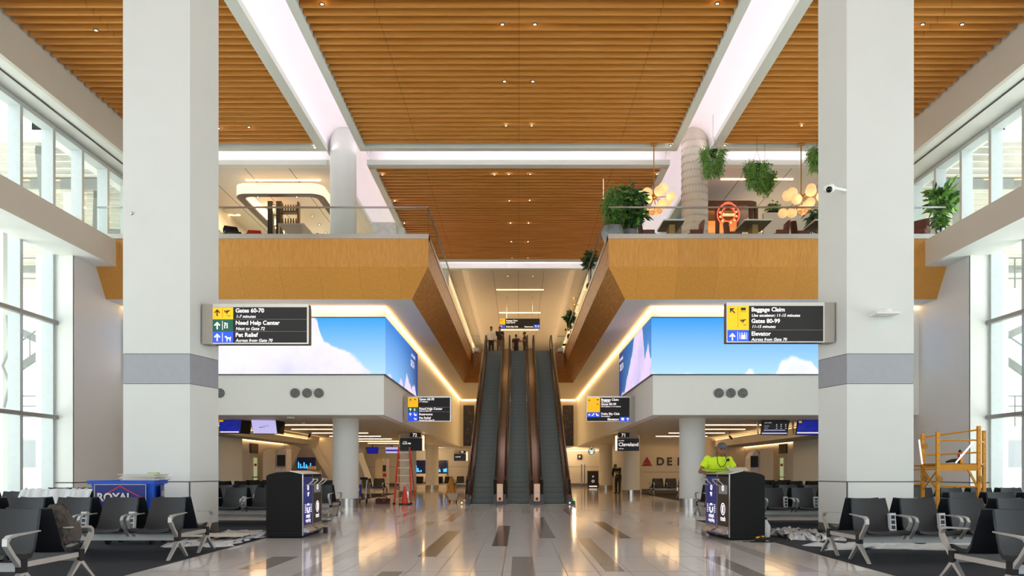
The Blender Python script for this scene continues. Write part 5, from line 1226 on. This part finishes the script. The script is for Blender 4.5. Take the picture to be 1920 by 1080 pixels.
r.location.z = z; MB('teal').cyl((a.x, 25.3, z), (a.x, 25.3, z+.14), .035).build('bottle', parent=r); m = MB('teal'); m.box(a.x-.06, a.x+.02, 25.28, 25.32, z+.14, z+.18); m.build('nozzle', parent=r)
a = P(1258, 0, 25.3); m = MB('cloth_white'); m.sph((a.x-.05, 25.4, z+.03), (.12, .1, .035)); tag(m.build('cloth'), 'crumpled pale cloth lying on the table by the column', 'cloth')
# chandeliers
def chandelier(cx, cy, Yc_, lab, seed, top):
    c = P(cx, cy, Yc_); r = thing('globe_chandelier', lab, 'chandelier', (c.x, Yc_, c.z)); rg = random.Random(seed)
    k = Yc_/F; pos = [(-24, -5, 0), (-8, -18, .2), (16, -15, -.1), (31, -4, .3), (3, 2, -.4), (-15, 9, -.2), (18, 8, .1), (-22, 17, .3), (27, 8, -.3), (-5, 16, .3), (8, 18, .1)]
    for i, (dx, dy, dz) in enumerate(pos):
        rr = (9.4+rg.uniform(-.8, .8))*k; p = Vector((c.x+dx*k, Yc_+dz*2, c.z-dy*k)); MB('globe').sph(p, rr, 18, 12).build('glass_globe', parent=r, smooth=True)
        m = MB('brass'); m.tube([(c.x+1*k, Yc_, c.z+2*k), p], .015, 5); m.build('arm', parent=r)
    for dx, dy in ((-2, 27), (12, 24), (5, 21)):
        MB('clear_globe').sph((c.x+dx*k, Yc_, c.z-dy*k), 4.6*k, 14, 10).build('clear_globe', parent=r, smooth=True)
    m = MB('brass'); m.sph((c.x+k, Yc_, c.z+2*k), .1); m.cyl((c.x+k, Yc_, c.z), (c.x+k, Yc_, top), .018, seg=8); m.cyl((c.x+k, Yc_, top-.03), (c.x+k, Yc_, top), .12); m.build('stem', parent=r)
    point('chandelier_lamp', (c.x, Yc_-.8, c.z-.2), 22, WARM2, .5)
chandelier(1225, 372, 26.8, 'cluster chandelier of glowing globes left of the patterned column', 1, ZS)
chandelier(1501, 372, 26.8, 'cluster chandelier of glowing globes beside the right square column', 2, ZS)
# neon sign
Yn = 29.6; c = P(1365.5, 402, Yn); k = Yn/F; r = thing('neon_sign', 'round red neon restaurant sign in the right lounge', 'sign', c)
m = MB('neon_red')
for q in (20.5, 13): m.tube([(c.x+q*k*math.cos(t*PI/16), Yn, c.z+q*k*math.sin(t*PI/16)) for t in range(33)], .022, 6)
m.tube([(c.x+u*k, Yn, c.z+(20+2.2*math.cos(u/8*PI/2))*k) for u in range(-8, 9)], .025, 6); m.build('neon_tube', parent=r)
m = MB('neon_core')
for i, ch in enumerate('FRESH FOOD'):
    if ch == ' ': continue
    t = PI*.92-i*PI*.84/9; M = Matrix.Translation((c.x+14.3*k*math.cos(t), Yn-.02, c.z+14.3*k*math.sin(t))) @ Matrix.Rotation(PI/2, 4, 'X') @ Matrix.Rotation(t-PI/2, 4, 'Z'); 
m.text('Restaurant', 5.2*k*1.0, Matrix.Translation((c.x-11.2*k, Yn-.03, c.z-1.5*k)) @ Matrix.Rotation(PI/2, 4, 'X'), shear=.25, bold=.03)
m.prect(1354, 404.5, 1377, 405.6, Yn, .03)
for j in range(12):
    if j in (2, 3, 4): continue
    t = j*PI/6+.3; m.ring((c.x+16*k*math.cos(t), Yn-.01, c.z+16*k*math.sin(t)), 1.1*k, 1.8*k, (0, -1, 0), seg=8)
m.build('neon_lettering', parent=r)
m = MB('wood_dark'); 
for x in (1346, 1384): q = P(x, 0, Yn).x; m.box(q-.03, q+.03, Yn+.05, Yn+.1, ZF, c.z+.5)
m.box(P(1346, 0, Yn).x, P(1384, 0, Yn).x, Yn+.04, Yn+.08, c.z-.02, c.z+.02)
m.build('mount', parent=r)
# timber bar structure behind it
Yb2 = 30.5; a, b = P(1300, 380, Yb2), P(1424, 437, Yb2); r = thing('bar_pavilion', 'timber bar pavilion behind the red neon sign', 'bar', ((a.x+b.x)/2, Yb2, ZF))
m = MB('wood_dark'); m.extr([(x, y, a.z-.1) for x, y in rrect(a.x, b.x, Yb2, 35.5, .4)], (0, 0, .18)); m.build('roof', parent=r)
m = MB('wood_bar'); m.box(a.x+.1, b.x-.3, 32.4, 32.5, ZF, a.z-.1); m.build('back_wall', parent=r)
m = MB('wood_dark')
for z in (a.z-.75, a.z-1.15, a.z-1.9): m.box(a.x+.1, b.x-.3, 32.1, 32.4, z, z+.09)
m.build('shelf', parent=r)
m = MB('wood_dark')
for x in (1408, 1417, 1345): q = P(x, 0, 30.8).x; m.box(q-.06, q+.06, 30.7, 30.9, ZF, a.z-.1)
m.build('upright', parent=r); area('bar_fill', ((a.x+b.x)/2, 31.0, a.z-.3), (1.1, 0, 0), 2.2, .1, 50, WARM2)  # light added to brighten the timber back wall, no fitting modelled
m = MB('soffit_white'); a, b = P(1432, 396, 30.5), P(1530, 437, 30.5); m.box(a.x, b.x, 30.5, 30.7, ZF, a.z-.05); struct(m.build('wall_partition'), 'low pale partition right of the timber bar')
a = P(1450, 395, 30.5); r = thing('planter', 'dark shallow planter with a small bush on the pale partition', 'planter', (a.x, 30.6, a.z)); m = MB('rubber'); m.box(a.x-.2, a.x+.2, 30.5, 30.7, a.z-.06, a.z); m.build('tray', parent=r)

# ---------------- plants ----------------
def foliage(pts, n, ln, wd, mt, droop, rg, parent, nm='foliage', spread=1.0):
    m = MB(mt)
    for _ in range(n):
        p = Vector(rg.choice(pts)); p += Vector((rg.gauss(0, 1), rg.gauss(0, 1), rg.gauss(0, 1)))*.06*spread
        d = Vector((rg.gauss(0, 1), rg.gauss(0, 1), rg.gauss(0, .6)-droop)).normalized(); s_ = d.cross(Vector((rg.random(), rg.random(), .3))).normalized()*wd*rg.uniform(.7, 1.2); l = ln*rg.uniform(.6, 1.3)
        e = p+d*l*.5+s_; f = p+d*l*.5-s_; t = p+d*l+Vector((0, 0, -l*.25*max(droop, .2)))
        m.poly([p, e, t, f])
    return m.build(nm, parent=parent)
def hanging(cx, yt, yb, wpx, Yh, lab, seed, lobes=1):
    rg = random.Random(seed); a = P(cx, yt, Yh); k = Yh/F; r = thing('hanging_fern', lab, 'plant', (a.x, Yh, a.z)); pts = []
    for j in range(260):
        t = rg.random(); w = wpx*k/2*(1-.35*t)*(rg.random()**.5)*(1 if rg.random() < .5 else -1); L_ = (yb-yt)*k
        col = math.sin((w/(wpx*k/2))*7+seed)*.18; pts.append((a.x+w, Yh+rg.uniform(-1, 1)*wpx*k/2*(1-.5*t), a.z-t*L_*(.82+col)))
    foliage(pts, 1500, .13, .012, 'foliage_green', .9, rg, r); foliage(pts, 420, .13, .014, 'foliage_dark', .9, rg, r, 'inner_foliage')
    m = MB('rubber'); m.ell([((a.x, Yh, a.z-.25), .08, .08), ((a.x, Yh, a.z-.02), .16, .16)], 10); m.build('pot', parent=r)
    m = MB('black')
    for q in (-.14, .14): m.tube([(a.x+q, Yh, a.z), (a.x, Yh, a.z+.45)], .005, 4)
    m.tube([(a.x, Yh, a.z+.45), (a.x, Yh, ZS+(.86 if cx == 1337 else .52))], .006, 4); m.build('cable', parent=r)
    return r
hanging(1337, 281, 330, 38, 26.3, 'hanging fern nearest the patterned upper column', 11)
hanging(1419, 307, 350, 38, 26.3, 'hanging fern in the middle of the right lounge, upper part', 12)
hanging(1434, 325, 364, 32, 26.9, 'trailing fern hanging lowest, just right of the middle one', 13)
hanging(1535, 281, 328, 34, 26.3, 'hanging fern cut off by the right square column', 14)
def bush(cx, y0, y1, wpx, Yh, lab, seed, mt='foliage_green', mt2='foliage_dark', pot=None, ln=.2, n=1300, wd=.03, droop=.3, nm='potted_plant', zbase=ZF, depth=.5):
    rg = random.Random(seed); k = Yh/F; a, b = P(cx, y0, Yh), P(cx, y1, Yh); r = thing(nm, lab, 'plant', (b.x, Yh, zbase)); pts = []
    cz, hz = (a.z+b.z)/2, (a.z-b.z)/2
    for j in range(220):
        v = Vector((rg.gauss(0, 1), rg.gauss(0, 1), rg.gauss(0, 1))).normalized()*rg.random()**.4; pts.append((a.x+v.x*wpx*k/2, Yh+v.y*wpx*k/2*depth, cz+v.z*hz))
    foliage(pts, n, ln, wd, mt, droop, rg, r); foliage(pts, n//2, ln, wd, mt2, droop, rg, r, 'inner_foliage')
    m = MB('stem_brown'); m.tube([(a.x, Yh, zbase+.1), (a.x+.03, Yh, cz)], [.03, .015], 6); m.build('stem', parent=r)
    if pot: m = MB(pot[0]); m.ell([((a.x, Yh, zbase), pot[1]*.7, pot[1]*.7), ((a.x, Yh, zbase+pot[2]*.6), pot[1], pot[1]), ((a.x, Yh, zbase+pot[2]), pot[1]*.8, pot[1]*.8)], 18); m.build('pot', parent=r, smooth=True)
    return r
mat('pot_grey', '8b8e93', .35, metal=.3, var=.2); mat('pot_charcoal', '5a5c5e', .6)
bush(1149, 350, 425, 34, 24.9, 'tall light green trailing plant at the right balcony corner', 21, droop=.9, ln=.16, wd=.014, n=1600, pot=('pot_grey', .36, .5))
bush(1180, 352, 424, 52, 25.3, 'big dark leafy plant next to the first globe chandelier', 22, mt='foliage_dark', mt2='foliage_green', ln=.28, wd=.05, n=900, pot=('pot_grey', .3, .5))
bush(1107, 472, 500, 11, 31.4, 'dark plant on the right void edge, upper one', 23, mt='foliage_dark', ln=.25, wd=.05, n=240, pot=('wood_dark', .18, .25), zbase=ZF)
bush(1069.5, 582, 612, 12, 43.3, 'broad-leaved plant silhouetted near the top of the right escalator', 24, mt='foliage_dark', ln=.34, wd=.09, n=70, pot=('wood_dark', .2, .3))
r = bush(1763, 348, 398, 46, 25.4, 'bushy rubber plant in a grey pot on the right balcony end', 25, ln=.42, wd=.06, n=130, pot=('pot_charcoal', .30, .42), droop=-.1)
bush(1763, 402, 424, 26, 25.35, 'low succulent filling the grey pot under the rubber plant', 26, ln=.22, wd=.03, n=160, nm='succulent')
bush(1450, 383, 394, 18, 30.6, 'small olive bush on top of the pale partition', 27, ln=.14, wd=.03, n=140, nm='small_bush', zbase=P(0, 395, 30.6).z)
bush(1533, 393, 428, 30, 29, 'dark drooping plant behind the last right table', 28, mt='foliage_dark', ln=.3, wd=.04, n=250, droop=.7, pot=('pot_charcoal', .2, .3))
# shelf frame by the corridor
m = MB('brass'); 
for a_, b_ in (((1075, 559), (1085, 559)), ((1075, 572), (1085, 572)), ((1075, 559), (1075, 590)), ((1085, 559), (1085, 590))): m.cyl(P(*a_, 50), P(*b_, 50), .025, seg=6)
tag(m.build('shelf_frame'), 'slim brass shelf frame against the glowing right corridor wall', 'shelf')

# ---------------- small fixtures ----------------
def cyl_thing(nm, lab, cat, parts):
    r = thing(nm, lab, cat, parts[0][3]); 
    for pn, mt, f, _ in parts: m = MB(mt); f(m); m.build(pn, parent=r, smooth=True)
    return r
a = P(1549, 358, 15.0)
cyl_thing('security_camera', 'white dome camera bracketed on the right square column', 'camera', [
    ('bracket', 'fixture_white', lambda m: m.cyl((a.x+.48, 15.16, a.z+.06), (a.x, 14.9, a.z+.04), .03), a),
    ('dome', 'fixture_white', lambda m: m.sph((a.x-.0, 14.86, a.z), (.11, .11, .09)), a), ('lens', 'lens_dark', lambda m: m.sph((a.x-.02, 14.80, a.z-.04), .06), a)])
b = P(1656, 590, 15.0)
cyl_thing('wall_fixture', 'flat white device fixed on the right square column', 'device', [
    ('base', 'fixture_white', lambda m: m.obox((b.x, 15.02, b.z+.03), (.14, .16, .12)), b), ('shade', 'fixture_white', lambda m: m.obox((b.x, 14.93, b.z), (.44, .3, .04)), b), ('knob', 'fixture_white', lambda m: m.sph((b.x, 14.95, b.z+.06), (.14, .1, .05)), b)])
for x, y, lab in ((247, 400, 'tiny sensor on the front of the left square column'), (366, 236, 'tiny sensor on the slanted side of the left square column')):
    c = P(x, y, 15.09 if x < 300 else 15.3); tag(MB('steel').sph((c.x, c.y, c.z), .03, 8, 6).build('sensor'), lab, 'sensor')
for x, y, z_, lab in ((545, 782, 3.12, 'round white ceiling fitting in the left gate hall'), (569, 792, 3.12, 'small smoke detector in the left gate hall ceiling')):
    Yd = F*(z_-CZ)/(HY-y); c = P(x, y, Yd); tag(MB('fixture_white').cyl((c.x, Yd, z_-.05), (c.x, Yd, z_), .13 if x < 550 else .06).build('ceiling_fitting'), lab, 'ceiling fitting')
m = MB('rubber'); c = P(1367.5, 818, 36); m.cyl(c, c+Vector((.1, -.1, -.12)), .05); m.cyl(c, (c.x, c.y, 3.13), .015, seg=6); tag(m.build('spotlight'), 'little black spotlight at the right gate hall ceiling', 'spotlight')
m = MB('rubber'); c = P(579, 819.5, 38); m.cyl(c, c+Vector((.1, -.1, .12)), .05); m.cyl(c, (c.x, c.y, 3.13), .015, seg=6); tag(m.build('spotlight'), 'little black spotlight at the left gate hall ledge', 'spotlight')
m = MB('sign_white'); m.cyl((P(1149, 0, 27).x, 30, ZS), (P(1149, 0, 27).x, 30, ZS-.75), .012, seg=6); tag(m.build('hanging_rod'), 'thin white rod hanging from the timber ceiling right of centre', 'rod')
# luggage-free landing objects
for s, lab in ((-1, 'low white cabinet at the left end of the upper landing'), (1, 'low white cabinet at the right end of the upper landing')):
    m = MB('bulkhead_white'); m.box(*sorted((s*2.35, s*2.68)), 47.5, 48.3, ZF, ZF+.22); tag(m.build('low_cabinet'), lab, 'cabinet')
for x, w, lab in ((1059.5, 9, 'dark object lying on the ledge right of the escalator top'), (1064, 8, 'dark flat object higher up by the right corridor rail')):
    c = P(x, 648 if w == 9 else 620, 48); tag(MB('rubber').box(c.x-.15, c.x+.15, 47.8, 48.1, c.z, c.z+.08).build('dark_object'), lab, 'object')

# ---------------- outside ----------------
m = MB('outside_concrete'); m.box(-90, -13.6, -20, 120, -.4, -.05); m.box(13.8, 90, -20, 120, -.4, -.05); struct(m.build('ground'), 'pale concrete apron outside the windows')
for s, nm in ((-1, 'left'), (1, 'right')):
    X = lambda v: s*v
    r = thing('canopy_roof', 'corrugated canopy roof on steel outside the %s windows' % nm, 'roof', (X(20), 40, 11.4))
    m = MB('outside_concrete'); m.box(*sorted((X(14.3), X(34))), 24, 24.4, 11.3, 12.0); m.box(*sorted((X(14.3), X(14.6))), 24, 60, 11.5, 12.0); m.build('edge_beam', parent=r)
    m = MB('corrugated')
    for k in range(60): m.box(*sorted((X(14.6), X(34))), 24.4+k*.6, 24.75+k*.6, 11.55, 11.62); m.box(*sorted((X(14.6), X(34))), 24.75+k*.6, 25.0+k*.6, 11.7, 11.76)
    m.build('corrugated_deck', parent=r)
    m = MB('outside_steel')
    for k in range(6): m.bar((X(15.0+k*.3), 25+k*4, 11.3), (X(17.5+k*.6), 30+k*4, 8.6), .18, .35)
    for k in range(4): m.box(*sorted((X(14.6), X(34))), 28+k*6, 28.2+k*6, 11.2, 11.5)
    m.build('brace', parent=r)
    m = MB('outside_concrete')
    for k in range(5): m.box(*sorted((X(16.0), X(16.5))), 29+k*7, 29.5+k*7, 0, 11.4)
    m.build('post', parent=r)
    r = thing('exterior_stair', 'outdoor stair with railed landings beyond the %s windows' % nm, 'stair', (X(18), 28, 0))
    m = MB('outside_concrete')
    for z in (2.8, 7.55): m.box(*sorted((X(15.2), X(22))), 27.5, 29.5, z-.4, z)
    m.build('landing', parent=r)
    m = MB('outside_steel')
    for z in (2.8, 7.55):
        for q in (.35, .7, 1.05): m.cyl((X(15.2), 27.55, z+q), (X(22), 27.55, z+q), .025, seg=6)
        for k in range(12): m.cyl((X(15.3+k*.6), 27.55, z), (X(15.3+k*.6), 27.55, z+1.05), .025, seg=6)
    m.bar((X(20.5), 28, 2.8), (X(16.4), 28, 5.6), .1, .25); m.bar((X(20.5), 28, 3.7), (X(16.4), 28, 6.5), .04, .05); m.bar((X(16.4), 28.6, 5.6), (X(20.5), 28.6, 7.5), .1, .25)
    for k in range(7): m.cyl((X(20.5-k*.68), 28, 2.8+k*.46), (X(20.5-k*.68), 28, 3.7+k*.46), .02, seg=6)
    m.build('railing', parent=r)
    m = MB('outside_concrete'); m.box(*sorted((X(17.4), X(17.8))), 27.0, 27.4, 0, 10.5); m.use('outside_steel'); m.tube([(X(17.2), 26.9, 6.5), (X(17.1), 26.9, 5.4), (X(17.35), 26.9, 4.8), (X(17.1), 26.9, 4.2), (X(17.3), 26.9, 3.4)], .05)
    m.build('column', parent=r)
    m = MB('outside_concrete'); m.box(*sorted((X(24), X(60))), 50, 70, 0, 5.0); m.use('band_grey')
    for k in range(8): m.box(*sorted((X(25+k*4), X(27.5+k*4))), 49.9, 50, 1.5, 3.5)
    tag(m.build('terminal_building'), 'low pale airfield building far outside the %s windows' % nm, 'building')
# ---------------- people ----------------
def limb(m, pts, rs, seg=12):
    m.tube(pts, rs, seg)
    for p, q in zip(pts, rs): m.sph(p, q*.995, seg, 8)
def remesh(o, vox, smooth=6):
    a = o.modifiers.new('remesh', 'REMESH'); a.mode = 'VOXEL'; a.voxel_size = vox; a.use_smooth_shade = True
    b = o.modifiers.new('smooth', 'SMOOTH'); b.factor = .5; b.iterations = smooth
def hand(m, w, d, up, sz=1.0, curl=.5):
    """palm, four unequal fingers and a thumb; w wrist, d pointing direction, up = back of hand"""
    w = Vector(w); d = Vector(d).normalized(); up = Vector(up); up = (up-d*up.dot(d)).normalized(); s_ = d.cross(up)
    R = Matrix((s_, d, up)).transposed(); m.obox(w+d*.045*sz, (.078*sz, .09*sz, .028*sz), R)
    for k, ln in enumerate((.066, .076, .072, .056)):
        b = w+d*.088*sz+s_*(-.029+.0195*k)*sz; e1 = b+(d*math.cos(curl*.6)-up*math.sin(curl*.6))*ln*.5*sz; e2 = e1+(d*math.cos(curl*1.5)-up*math.sin(curl*1.5))*ln*.5*sz
        m.tube([b-d*.01, b, e1, e2], [.0088*sz, .009*sz, .0085*sz, .007*sz], 8); m.sph(e1, .0086*sz, 8, 6); m.sph(e2, .007*sz, 8, 6)
    b = w+d*.025*sz-s_*.034*sz; e = b+(d*.6-s_*.75-up*.15).normalized()*.034*sz; f = e+(d*.9-s_*.3-up*.25).normalized()*.03*sz
    m.tube([b, e, f], [.0115*sz, .010*sz, .008*sz], 8); m.sph(e, .010*sz, 8, 6); m.sph(f, .008*sz, 8, 6)
def person(lab, loc, rz, J, H=1.0, top='cloth_white', bottom='cloth_dark', skin='skin_brown', vox=.016, tilt=0, hat=None, sleeves=.5, shoe='rubber', skirt=False, hair='hair_black'):
    r = thing('person', lab, 'person', loc, rz); r.scale = (H, H, H)
    g = lambda k: Vector(J[k])
    neck, head, pel, chest = g('neck'), g('head'), g('pelvis'), g('chest')
    m = MB(skin); dn = (neck-pel).normalized()
    m.ell([(pel+Vector((0, 0, -.08)), .13, .10), (pel, .16, .11), ((pel+chest)/2, .135, .10), (chest, .17, .115), (chest+(neck-chest)*.6, .15, .09), (neck, .07, .06)], 16)
    hd = Vector((math.sin(J.get('yaw', 0)), -math.cos(J.get('yaw', 0)), -tilt)).normalized()  # face direction
    limb(m, [neck-Vector((0, 0, .03)), head-Vector((0, 0, .06))], [.058, .055])
    sd = hd.cross(Vector((0, 0, 1))).normalized(); hu = sd.cross(hd)
    m.sph(head+hu*.015, (.078, .095, .112), 18, 12); jaw = head+hd*.03-hu*.065; m.sph(jaw, (.055, .06, .055), 12, 8)
    nose = head+hd*.098-hu*.01; m.tube([head+hd*.085+hu*.03, nose+hd*.012-hu*.01, nose-hu*.03], [.010, .015, .012], 8)
    for q in (-1, 1): m.sph(head+sd*q*.078-hu*.005-hd*.005, (.016, .02, .03), 8, 6)
    m.sph(head+hd*.088-hu*.055, (.026, .012, .010), 8, 6)
    for q in (-1, 1): m.sph(head+hd*.075+sd*q*.033+hu*.038, (.024, .014, .010), 8, 6)
    for s_ in 'LR':
        sh, el, wr = g('sh'+s_), g('el'+s_), g('wr'+s_); limb(m, [chest+(sh-chest)*.5, sh, sh.lerp(el, .5), el, el.lerp(wr, .4), wr], [.07, .058, .05, .041, .042, .028]); hand(m, wr, wr-el, J.get('up'+s_, (0, 0, 1)), 1.05)
        hp, kn, an = g('hp'+s_), g('kn'+s_), g('an'+s_); limb(m, [hp, hp.lerp(kn, .4), kn, kn.lerp(an, .35), an], [.085, .078, .056, .056, .038])
        f = Vector(J.get('foot', (0, -1, 0))); m.tube([an-Vector((0, 0, .03))-f*.04, an-Vector((0, 0, .045))+f*.1, an-Vector((0, 0, .055))+f*.17], [.042, .038, .03], 10)
    b = m.build('body', parent=r, local=True); remesh(b, vox*.62 if vox < .012 else vox)
    # eyes, brows
    m = MB('hair_black')
    for q in (-1, 1): m.sph(head+hd*.088+sd*q*.032+hu*.018, (.011, .006, .007), 8, 6); m.tube([head+hd*.098+sd*q*.05+hu*.038, head+hd*.103+sd*q*.018+hu*.04], .005, 5)
    m.build('eyes', parent=r, local=True)
    # shirt
    m = MB(top); m.ell([(pel+Vector((0, 0, -.06)), .175, .135), (pel+Vector((0, 0, .03)), .175, .135), ((pel+chest)/2, .165, .13), (chest, .20, .142), (chest+(neck-chest)*.45, .19, .12), (chest+(neck-chest)*.8, .13, .09), (neck-Vector((0, 0, .015)), .085, .075)], 18)
    for s_ in 'LR':
        sh, el, wr = g('sh'+s_), g('el'+s_), g('wr'+s_); e = sh.lerp(el, min(1, sleeves*1.6)) if sleeves < .62 else el
        pts = [chest+(sh-chest)*.5, sh, sh.lerp(e, .5), e]; rs = [.085, .070, .070, .072]
        if sleeves > .62: pts += [el.lerp(wr, .9)]; rs = [.085, .074, .066, .056, .045]
        m.tube(pts, rs, 12); m.sph(sh, .070, 12, 8)
        if sleeves > .62: m.sph(el, .056, 12, 8)
    o = m.build('shirt', parent=r, local=True); remesh(o, vox, 5)
    m = MB(bottom); m.ell([(pel+Vector((0, 0, -.12)), .15, .12), (pel+Vector((0, 0, -.04)), .165, .125), (pel+Vector((0, 0, .04)), .15, .115)], 14)
    for s_ in 'LR':
        hp, kn, an = g('hp'+s_), g('kn'+s_), g('an'+s_); limb(m, [hp, hp.lerp(kn, .4), kn, an+Vector((0, 0, .02))], [.102, .094, .075, .062])
    o = m.build('trousers', parent=r, local=True); remesh(o, vox, 4)
    m = MB(shoe); f = Vector(J.get('foot', (0, -1, 0)))
    for s_ in 'LR': an = g('an'+s_); m.tube([an-Vector((0, 0, .035))-f*.07, an-Vector((0, 0, .04))+f*.06, an-Vector((0, 0, .052))+f*.2], [.048, .048, .036], 10)
    m.build('shoes', parent=r, local=True, smooth=True)
    if hat:
        m = MB(hat); R = []
        for t in range(8):
            a = t/7*PI/2; R.append([head+hu*(.052+.082*math.sin(a))+(sd*math.cos(2*PI*k/18)*.092-hd*math.sin(2*PI*k/18)*.108)*max(.05, math.cos(a)) for k in range(18)])
        m.rings(R); q = [head+hd*.08+sd*(.075*math.cos(t))+hd*(.05*math.sin(t))+hu*.058-hu*.01*math.sin(t) for t in [PI*k/8 for k in range(9)]]; m.extr(q, hu*.008); m.build('cap', parent=r, local=True, smooth=True)
    else:
        m = MB(hair); m.sph(head-hd*.012+hu*.04, (.086, .103, .10), 16, 10); o = m.build('hair', parent=r, local=True, smooth=True)
    return r
def pose(**k):
    J = dict(pelvis=(0, 0, .95), chest=(0, 0, 1.30), neck=(0, -.01, 1.47), head=(0, -.03, 1.62), shL=(-.19, 0, 1.41), shR=(.19, 0, 1.41), elL=(-.25, .02, 1.14), elR=(.25, .02, 1.14),
             wrL=(-.24, -.08, .90), wrR=(.24, -.08, .90), hpL=(-.09, 0, .90), hpR=(.09, 0, .90), knL=(-.10, -.02, .49), knR=(.10, -.02, .49), anL=(-.10, .02, .085), anR=(.10, .02, .085))
    J.update(k); return J
# worker at the right bins (local right = image right, faces camera, head bowed)
w = person('person in a neon yellow T-shirt and grey cap bending over the right bins', (4.08, 16.32, 0), 0,
    pose(pelvis=(-.03, .02, .96), chest=(-.03, -.06, 1.30), neck=(-.01, -.12, 1.47), head=(.02, -.18, 1.585), shL=(-.22, -.06, 1.41), shR=(.19, -.06, 1.39), elL=(-.37, -.12, 1.17), wrL=(-.14, -.33, 1.12), elR=(.29, -.14, 1.16), wrR=(.22, -.36, 1.15), upL=(0, 0, 1), upR=(0, 0, 1)),
    H=1.075, top='hivis', bottom='cloth_navy', vox=.010, tilt=.30, hat='cap_grey', sleeves=.42)
m = MB('rubber'); hz = Vector((4.08, 16.32, 0))
lan = [(-.075, -.18, 1.43), (-.08, -.235, 1.34), (-.075, -.25, 1.24), (-.03, -.25, 1.17), (.03, -.25, 1.18), (.08, -.25, 1.26), (.07, -.23, 1.34), (.05, -.18, 1.43)]
m.tube([Vector(p)*1.075 for p in lan], .007, 6); m.sph(Vector((.11, -.24, 1.29))*1.075, (.03, .015, .03), 10, 7); m.build('lanyard', parent=w, local=True)
m = MB('print_white'); m.sph(Vector((.10, -.235, 1.25))*1.0, (.001, .001, .001)) if False else m.obox(Vector((.13, -.21, 1.25)), (.04, .006, .06)); m.build('badge', parent=w, local=True)
m = MB('hivis_green'); m.obox((3.98, 15.85, 1.285), (.62, .34, .02), Euler((.1, 0, .05))); tag(m.build('folder'), 'flat green folder under the hands of the worker', 'folder')
m = MB('paper'); m.obox((4.32, 15.75, 1.31), (.36, .46, .012), Euler((.12, 0, -.15))); tag(m.build('paper_sheet'), 'white sheet of paper lying on top of the right bins', 'paper')
# people at the head of the escalators
person('person in a white shirt and dark trousers at the top of the left escalator', ((921-HX)*49/F, 49.0, ZF+.0), 0, pose(elL=(-.27, .03, 1.14), yaw=.2), H=1.0, top='cloth_white', bottom='cloth_dark', vox=.02, sleeves=.7)
person('person in dark top and khaki trousers beside the one in white', ((937-HX)*49.2/F, 49.2, ZF), 0, pose(elR=(.22, -.12, 1.16), wrR=(.08, -.28, 1.2), yaw=-.3), H=1.02, top='cloth_dark', bottom='cloth_khaki', vox=.02, sleeves=.5)
person('person in black seen from behind at the top of the middle escalator', ((967.5-HX)*51/F, 51.0, ZF-.0), PI, pose(elL=(-.3, -.02, 1.2), wrL=(-.25, -.2, 1.25)), H=.92, top='cloth_dark', bottom='cloth_dark', vox=.02, sleeves=.5)
person('person in dark clothes standing sideways right of the middle escalator top', ((984-HX)*50.6/F, 50.6, ZF), -PI/2, pose(wrL=(-.2, -.3, 1.15), wrR=(.2, -.3, 1.15)), H=.97, top='cloth_dark', bottom='cloth_dark', vox=.02, sleeves=.5)
mat('vest_band', 'c8d44a', .5, emit=.15)
w = person('person in dark workwear with reflective bands stooping beyond the right round column', ((1160-HX)*45/F, 45.5, 0), -.5,
    pose(pelvis=(0, .14, .98), chest=(0, -.08, 1.28), neck=(0, -.2, 1.40), head=(0, -.31, 1.48), shL=(-.19, -.1, 1.36), shR=(.19, -.1, 1.36), elL=(-.22, -.2, 1.08), elR=(.22, -.22, 1.08), wrL=(-.12, -.4, .95), wrR=(.14, -.4, .93), hpL=(-.09, .12, .92), hpR=(.09, .12, .92), knL=(-.11, .05, .5), knR=(.11, .02, .5)),
    H=1.03, top='cloth_navy', bottom='cloth_navy', vox=.02, tilt=.7, sleeves=.8, hat='cap_grey')
m = MB('vest_band')
for t, rx, ry in ((.25, .185, .15), (.6, .19, .15)):
    c = Vector((0, .14, .98)).lerp(Vector((0, -.08, 1.28)), t); m.ell([(c, rx, ry), (c+Vector((0, -.0, .05)), rx, ry)], 16)
m.build('reflective_band', parent=w, local=True)
